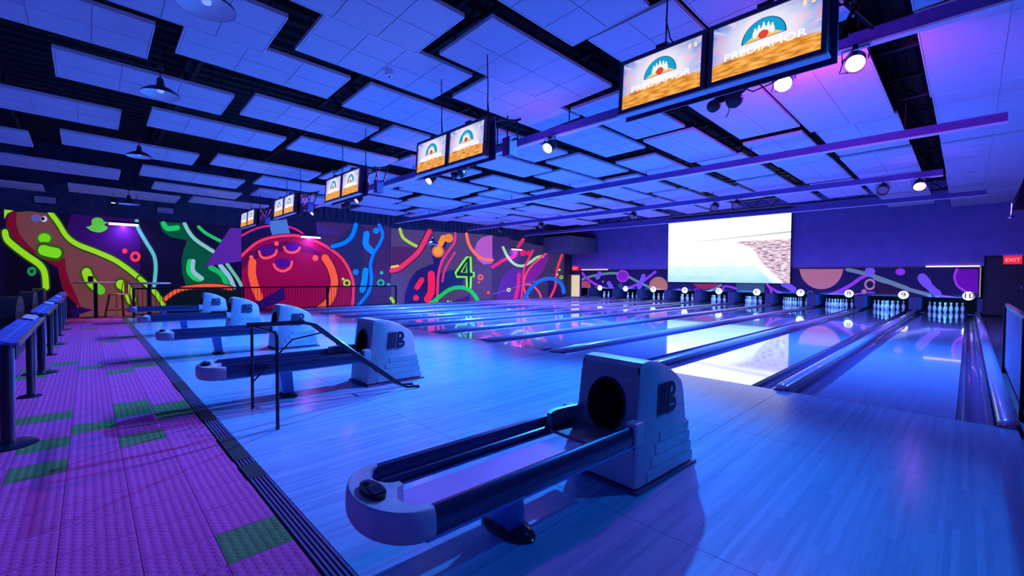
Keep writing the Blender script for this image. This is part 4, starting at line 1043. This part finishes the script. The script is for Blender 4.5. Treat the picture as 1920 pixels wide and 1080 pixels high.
# video wall
vw = mat('video_picture', (0,0,0), .4)
def video_nodes(mt):
    nt, N, L, B = nodes(mt)
    tc = N.new('ShaderNodeTexCoord'); sp = N.new('ShaderNodeSeparateXYZ'); L.new(tc.outputs['Generated'], sp.inputs[0])
    def mth(op, a, b=None):
        n_ = N.new('ShaderNodeMath'); n_.operation = op
        for i, v in enumerate((a, b)):
            if v is None: continue
            if isinstance(v, (int, float)): n_.inputs[i].default_value = v
            else: L.new(v, n_.inputs[i])
        return n_.outputs[0]
    def ramp(fac, stops):
        r = N.new('ShaderNodeValToRGB'); cr = r.color_ramp
        while len(cr.elements) < len(stops): cr.elements.new(.5)
        for e, (p, c_) in zip(cr.elements, stops): e.position = p; e.color = (*c_, 1)
        L.new(fac, r.inputs[0]); return r.outputs[0]
    def mix(f, a, b):
        n_ = N.new('ShaderNodeMix'); n_.data_type = 'RGBA'; L.new(f, n_.inputs[0]); L.new(a, n_.inputs[6]); L.new(b, n_.inputs[7]); return n_.outputs[2]
    x, z = sp.outputs[0], sp.outputs[2]
    mp = N.new('ShaderNodeMapping'); mp.inputs['Scale'].default_value = (5, 1, 16); L.new(tc.outputs['Generated'], mp.inputs[0])
    nz = N.new('ShaderNodeTexNoise'); nz.inputs['Scale'].default_value = 1.3; nz.inputs['Detail'].default_value = 5; L.new(mp.outputs[0], nz.inputs['Vector'])
    mp2 = N.new('ShaderNodeMapping'); mp2.inputs['Scale'].default_value = (14, 1, 40); L.new(tc.outputs['Generated'], mp2.inputs[0])
    nz2 = N.new('ShaderNodeTexNoise'); nz2.inputs['Scale'].default_value = 1.6; nz2.inputs['Detail'].default_value = 6; L.new(mp2.outputs[0], nz2.inputs['Vector'])
    sea = ramp(mth('ADD', z, mth('MULTIPLY', mth('SUBTRACT', nz.outputs['Fac'], .5), .35)), [(.0, rgb(165,215,225)), (.2, rgb(205,235,235)), (.4, (1.1,1.12,1.1)), (.7, (1.5,1.5,1.45))])
    land = ramp(nz2.outputs['Fac'], [(.32, rgb(110,80,105)), (.45, rgb(175,140,155)), (.58, rgb(245,228,230)), (.75, rgb(150,122,140))])
    # coast line: land where x > coast(z)
    co = ramp(z, [(.0, (.93,)*3), (.18, (.83,)*3), (.30, (.765,)*3), (.42, (.73,)*3), (.52, (.67,)*3), (.58, (.57,)*3)])
    isl = ramp(mth('ADD', mth('MULTIPLY', mth('SUBTRACT', x, co), 9), .5), [(.45, (0,0,0)), (.60, (1,1,1))])
    beach = ramp(mth('ADD', mth('MULTIPLY', mth('SUBTRACT', x, co), 9), .5), [(.0, (0,0,0)), (.35, (1,1,1)), (.62, (1,1,1)), (.85, (0,0,0))])
    wht = N.new('ShaderNodeRGB'); wht.outputs[0].default_value = (1, .99, .95, 1)
    below = ramp(z, [(.58, (1,1,1)), (.625, (0,0,0))]); isl = mth('MULTIPLY', isl, below)
    base = mix(isl, sea, land)
    bf = mth('MULTIPLY', beach, below); base = mix(bf, base, wht.outputs[0])
    # distant shore line just over the horizon
    hl = ramp(mth('ADD', z, mth('MULTIPLY', x, -.09)), [(.575, (0,0,0)), (.59, (1,1,1)), (.605, (1,1,1)), (.625, (0,0,0))])
    xr_ = ramp(x, [(.05, (0,0,0)), (.25, (.7,)*3), (1, (1,)*3)])
    far = N.new('ShaderNodeRGB'); far.outputs[0].default_value = (*rgb(178,186,186), 1)
    base = mix(mth('MULTIPLY', hl, xr_), base, far.outputs[0])
    L.new(base, B.inputs['Emission Color']); B.inputs['Emission Strength'].default_value = 1.2
video_nodes(vw)
sa = aty(1252, 530, 22.95); sb = aty(1481.5, 530, 22.95)
t = thing('video_wall', 'huge bright video wall showing a sandy beach and sea', 'video wall', ((sa.x+sb.x)/2, 22.95, 1.03))
hw = (sb.x-sa.x)/2
MB().box(-hw, hw, 0, .10, 0, 3.42).build('cabinet', black_metal, t)
MB().box(-hw+.01, hw-.01, -.008, -.001, .01, 3.41).build('picture', vw, t)
# doorway, exit signs, corner bulkhead, loudspeaker
a = aty(1071, 516, YF-.01); b = aty(1087, 563, YF-.01)
d1 = struct(MB().box(a.x, b.x, YF-.02, YF+.02, 0, a.z).build('door_1', mat('door_lit', (.6,.5,.3), .5, emit=rgb(225,205,140), es=.95, sample=False)))
tag(d1, 'narrow pale yellow lit doorway in the far corner')
MB().box(a.x-.08, a.x, YF-.05, YF, 0, a.z+.08).box(b.x, b.x+.06, YF-.05, YF, 0, a.z+.08).box(a.x, b.x, YF-.05, YF, a.z, a.z+.08).build('door_frame', wall_blue, d1)
struct(tag(MB().box(XL, mx0-.02, YF+.03, YF+.1, 0, 1.74).build('wall_corner', wall_dark), 'dark wall at the far corner beside the lit doorway'))
a = aty(1850, 480, YF-.015)
d2 = struct(MB().box(a.x, a.x+.95, YF-.03, YF+.02, 0, 2.05).build('door_2', mat('door_black', (.006,.006,.012), .5))); tag(d2, 'black door in the end wall beside lane ten')
MB().box(a.x-.06, a.x, YF-.05, YF, 0, 2.11).box(a.x+.95, a.x+1.01, YF-.05, YF, 0, 2.11).box(a.x, a.x+.95, YF-.05, YF, 2.05, 2.11).build('door_frame', rubber, d2)
MB().box(a.x+.82, a.x+.86, YF-.08, YF-.03, .95, 1.05).build('door_handle', chrome, d2)
red = mat('exit_red', (.3,.01,.01), .4, emit=(.85,.015,.02), es=1.0, sample=False); exl = mat('exit_letter', (.6,.1,.1), .4, emit=(1.0,.35,.3), es=1.3, sample=False)
for u, v, w_, h_, lab in ((1899, 487, .215, .15, 'red EXIT sign above the black door beside lane ten'), (1078, 503, .22, .15, 'red exit sign above the lit doorway in the far corner')):
    p = aty(u, v, YF-.12)
    t = thing('exit_sign', lab, 'sign', p)
    MB().box(-w_, w_, 0, .11, -h_, h_*.85).build('box', red, t); MB().box(-w_-.02, w_+.02, -.01, .11, h_*.86, h_*1.25).build('cover', mat('exit_cover', (.3,.1,.4), .4, emit=(.25,.03,.5), es=.5, sample=False), t)
    o = link('lettering', text_mesh('EXIT', .17, exl, .003), t, (0, -.006, -.01)); o.rotation_euler = (PI/2, 0, 0)
a = aty(1003, 447, 21.0); b = aty(1086, 478, YF-.05)
struct(tag(MB().box(XL, -16.2, 20.3, YF-.01, 2.75, 3.7).build('trim_1', noise_var(mat('bulk_grey', (.16,.17,.26), .8), 4, (.13,.14,.22), (.2,.21,.3))), 'grey boxed bulkhead in the far mural corner'))
p = aty(1900, 372, 15.5)
t = thing('loudspeaker', 'dark wedge loudspeaker hanging under the clouds above the outer edge of lane ten', 'loudspeaker', (p.x+.16, 15.5, p.z-.3))
MB().loft([[(x, -.3, z) for x, z in ((-.18,.0),(.4,-.05),(.4,.75),(-.02,.75))], [(x, .3, z) for x, z in ((-.14,.05),(.36,.0),(.36,.7),(.0,.7))]]).build('cabinet', black_metal, t, bev=.01)
MB().tube([(-.19,-.32,.15),(-.20,-.34,-.15)], .012, 8).build('rod', chrome, t); MB().lathe([(.05,-.19),(.055,-.17),(.015,-.13),(.012,-.1)], 14, o=(-.20,-.34,0)).build('rod_foot', chrome, t, smooth=True)
MB().box(.1,.14,-.02,.02,.74,ROOF-(p.z-.3)-.02).build('drop_bracket', dark_steel, t)
# sprinkler-type detectors under two clouds
for (x, y, z), lab in (((-5.55, 3.0, 4.02), 'small white smoke detector under the cloud above the lane seven monitors'), ((-6.5, 6.3, 3.885), 'small white smoke detector under the cloud beyond the first beam')):
    t = thing('smoke_detector', lab, 'smoke detector', (x, y, z))
    MB().lathe([(.02,-.035),(.05,-.03),(.06,-.005),(.06,.0)], 18).build('housing', tile_trim, t, smooth=True); MB().lathe([(.012,-.045),(.018,-.035)], 10).build('sensor', dark_steel, t)
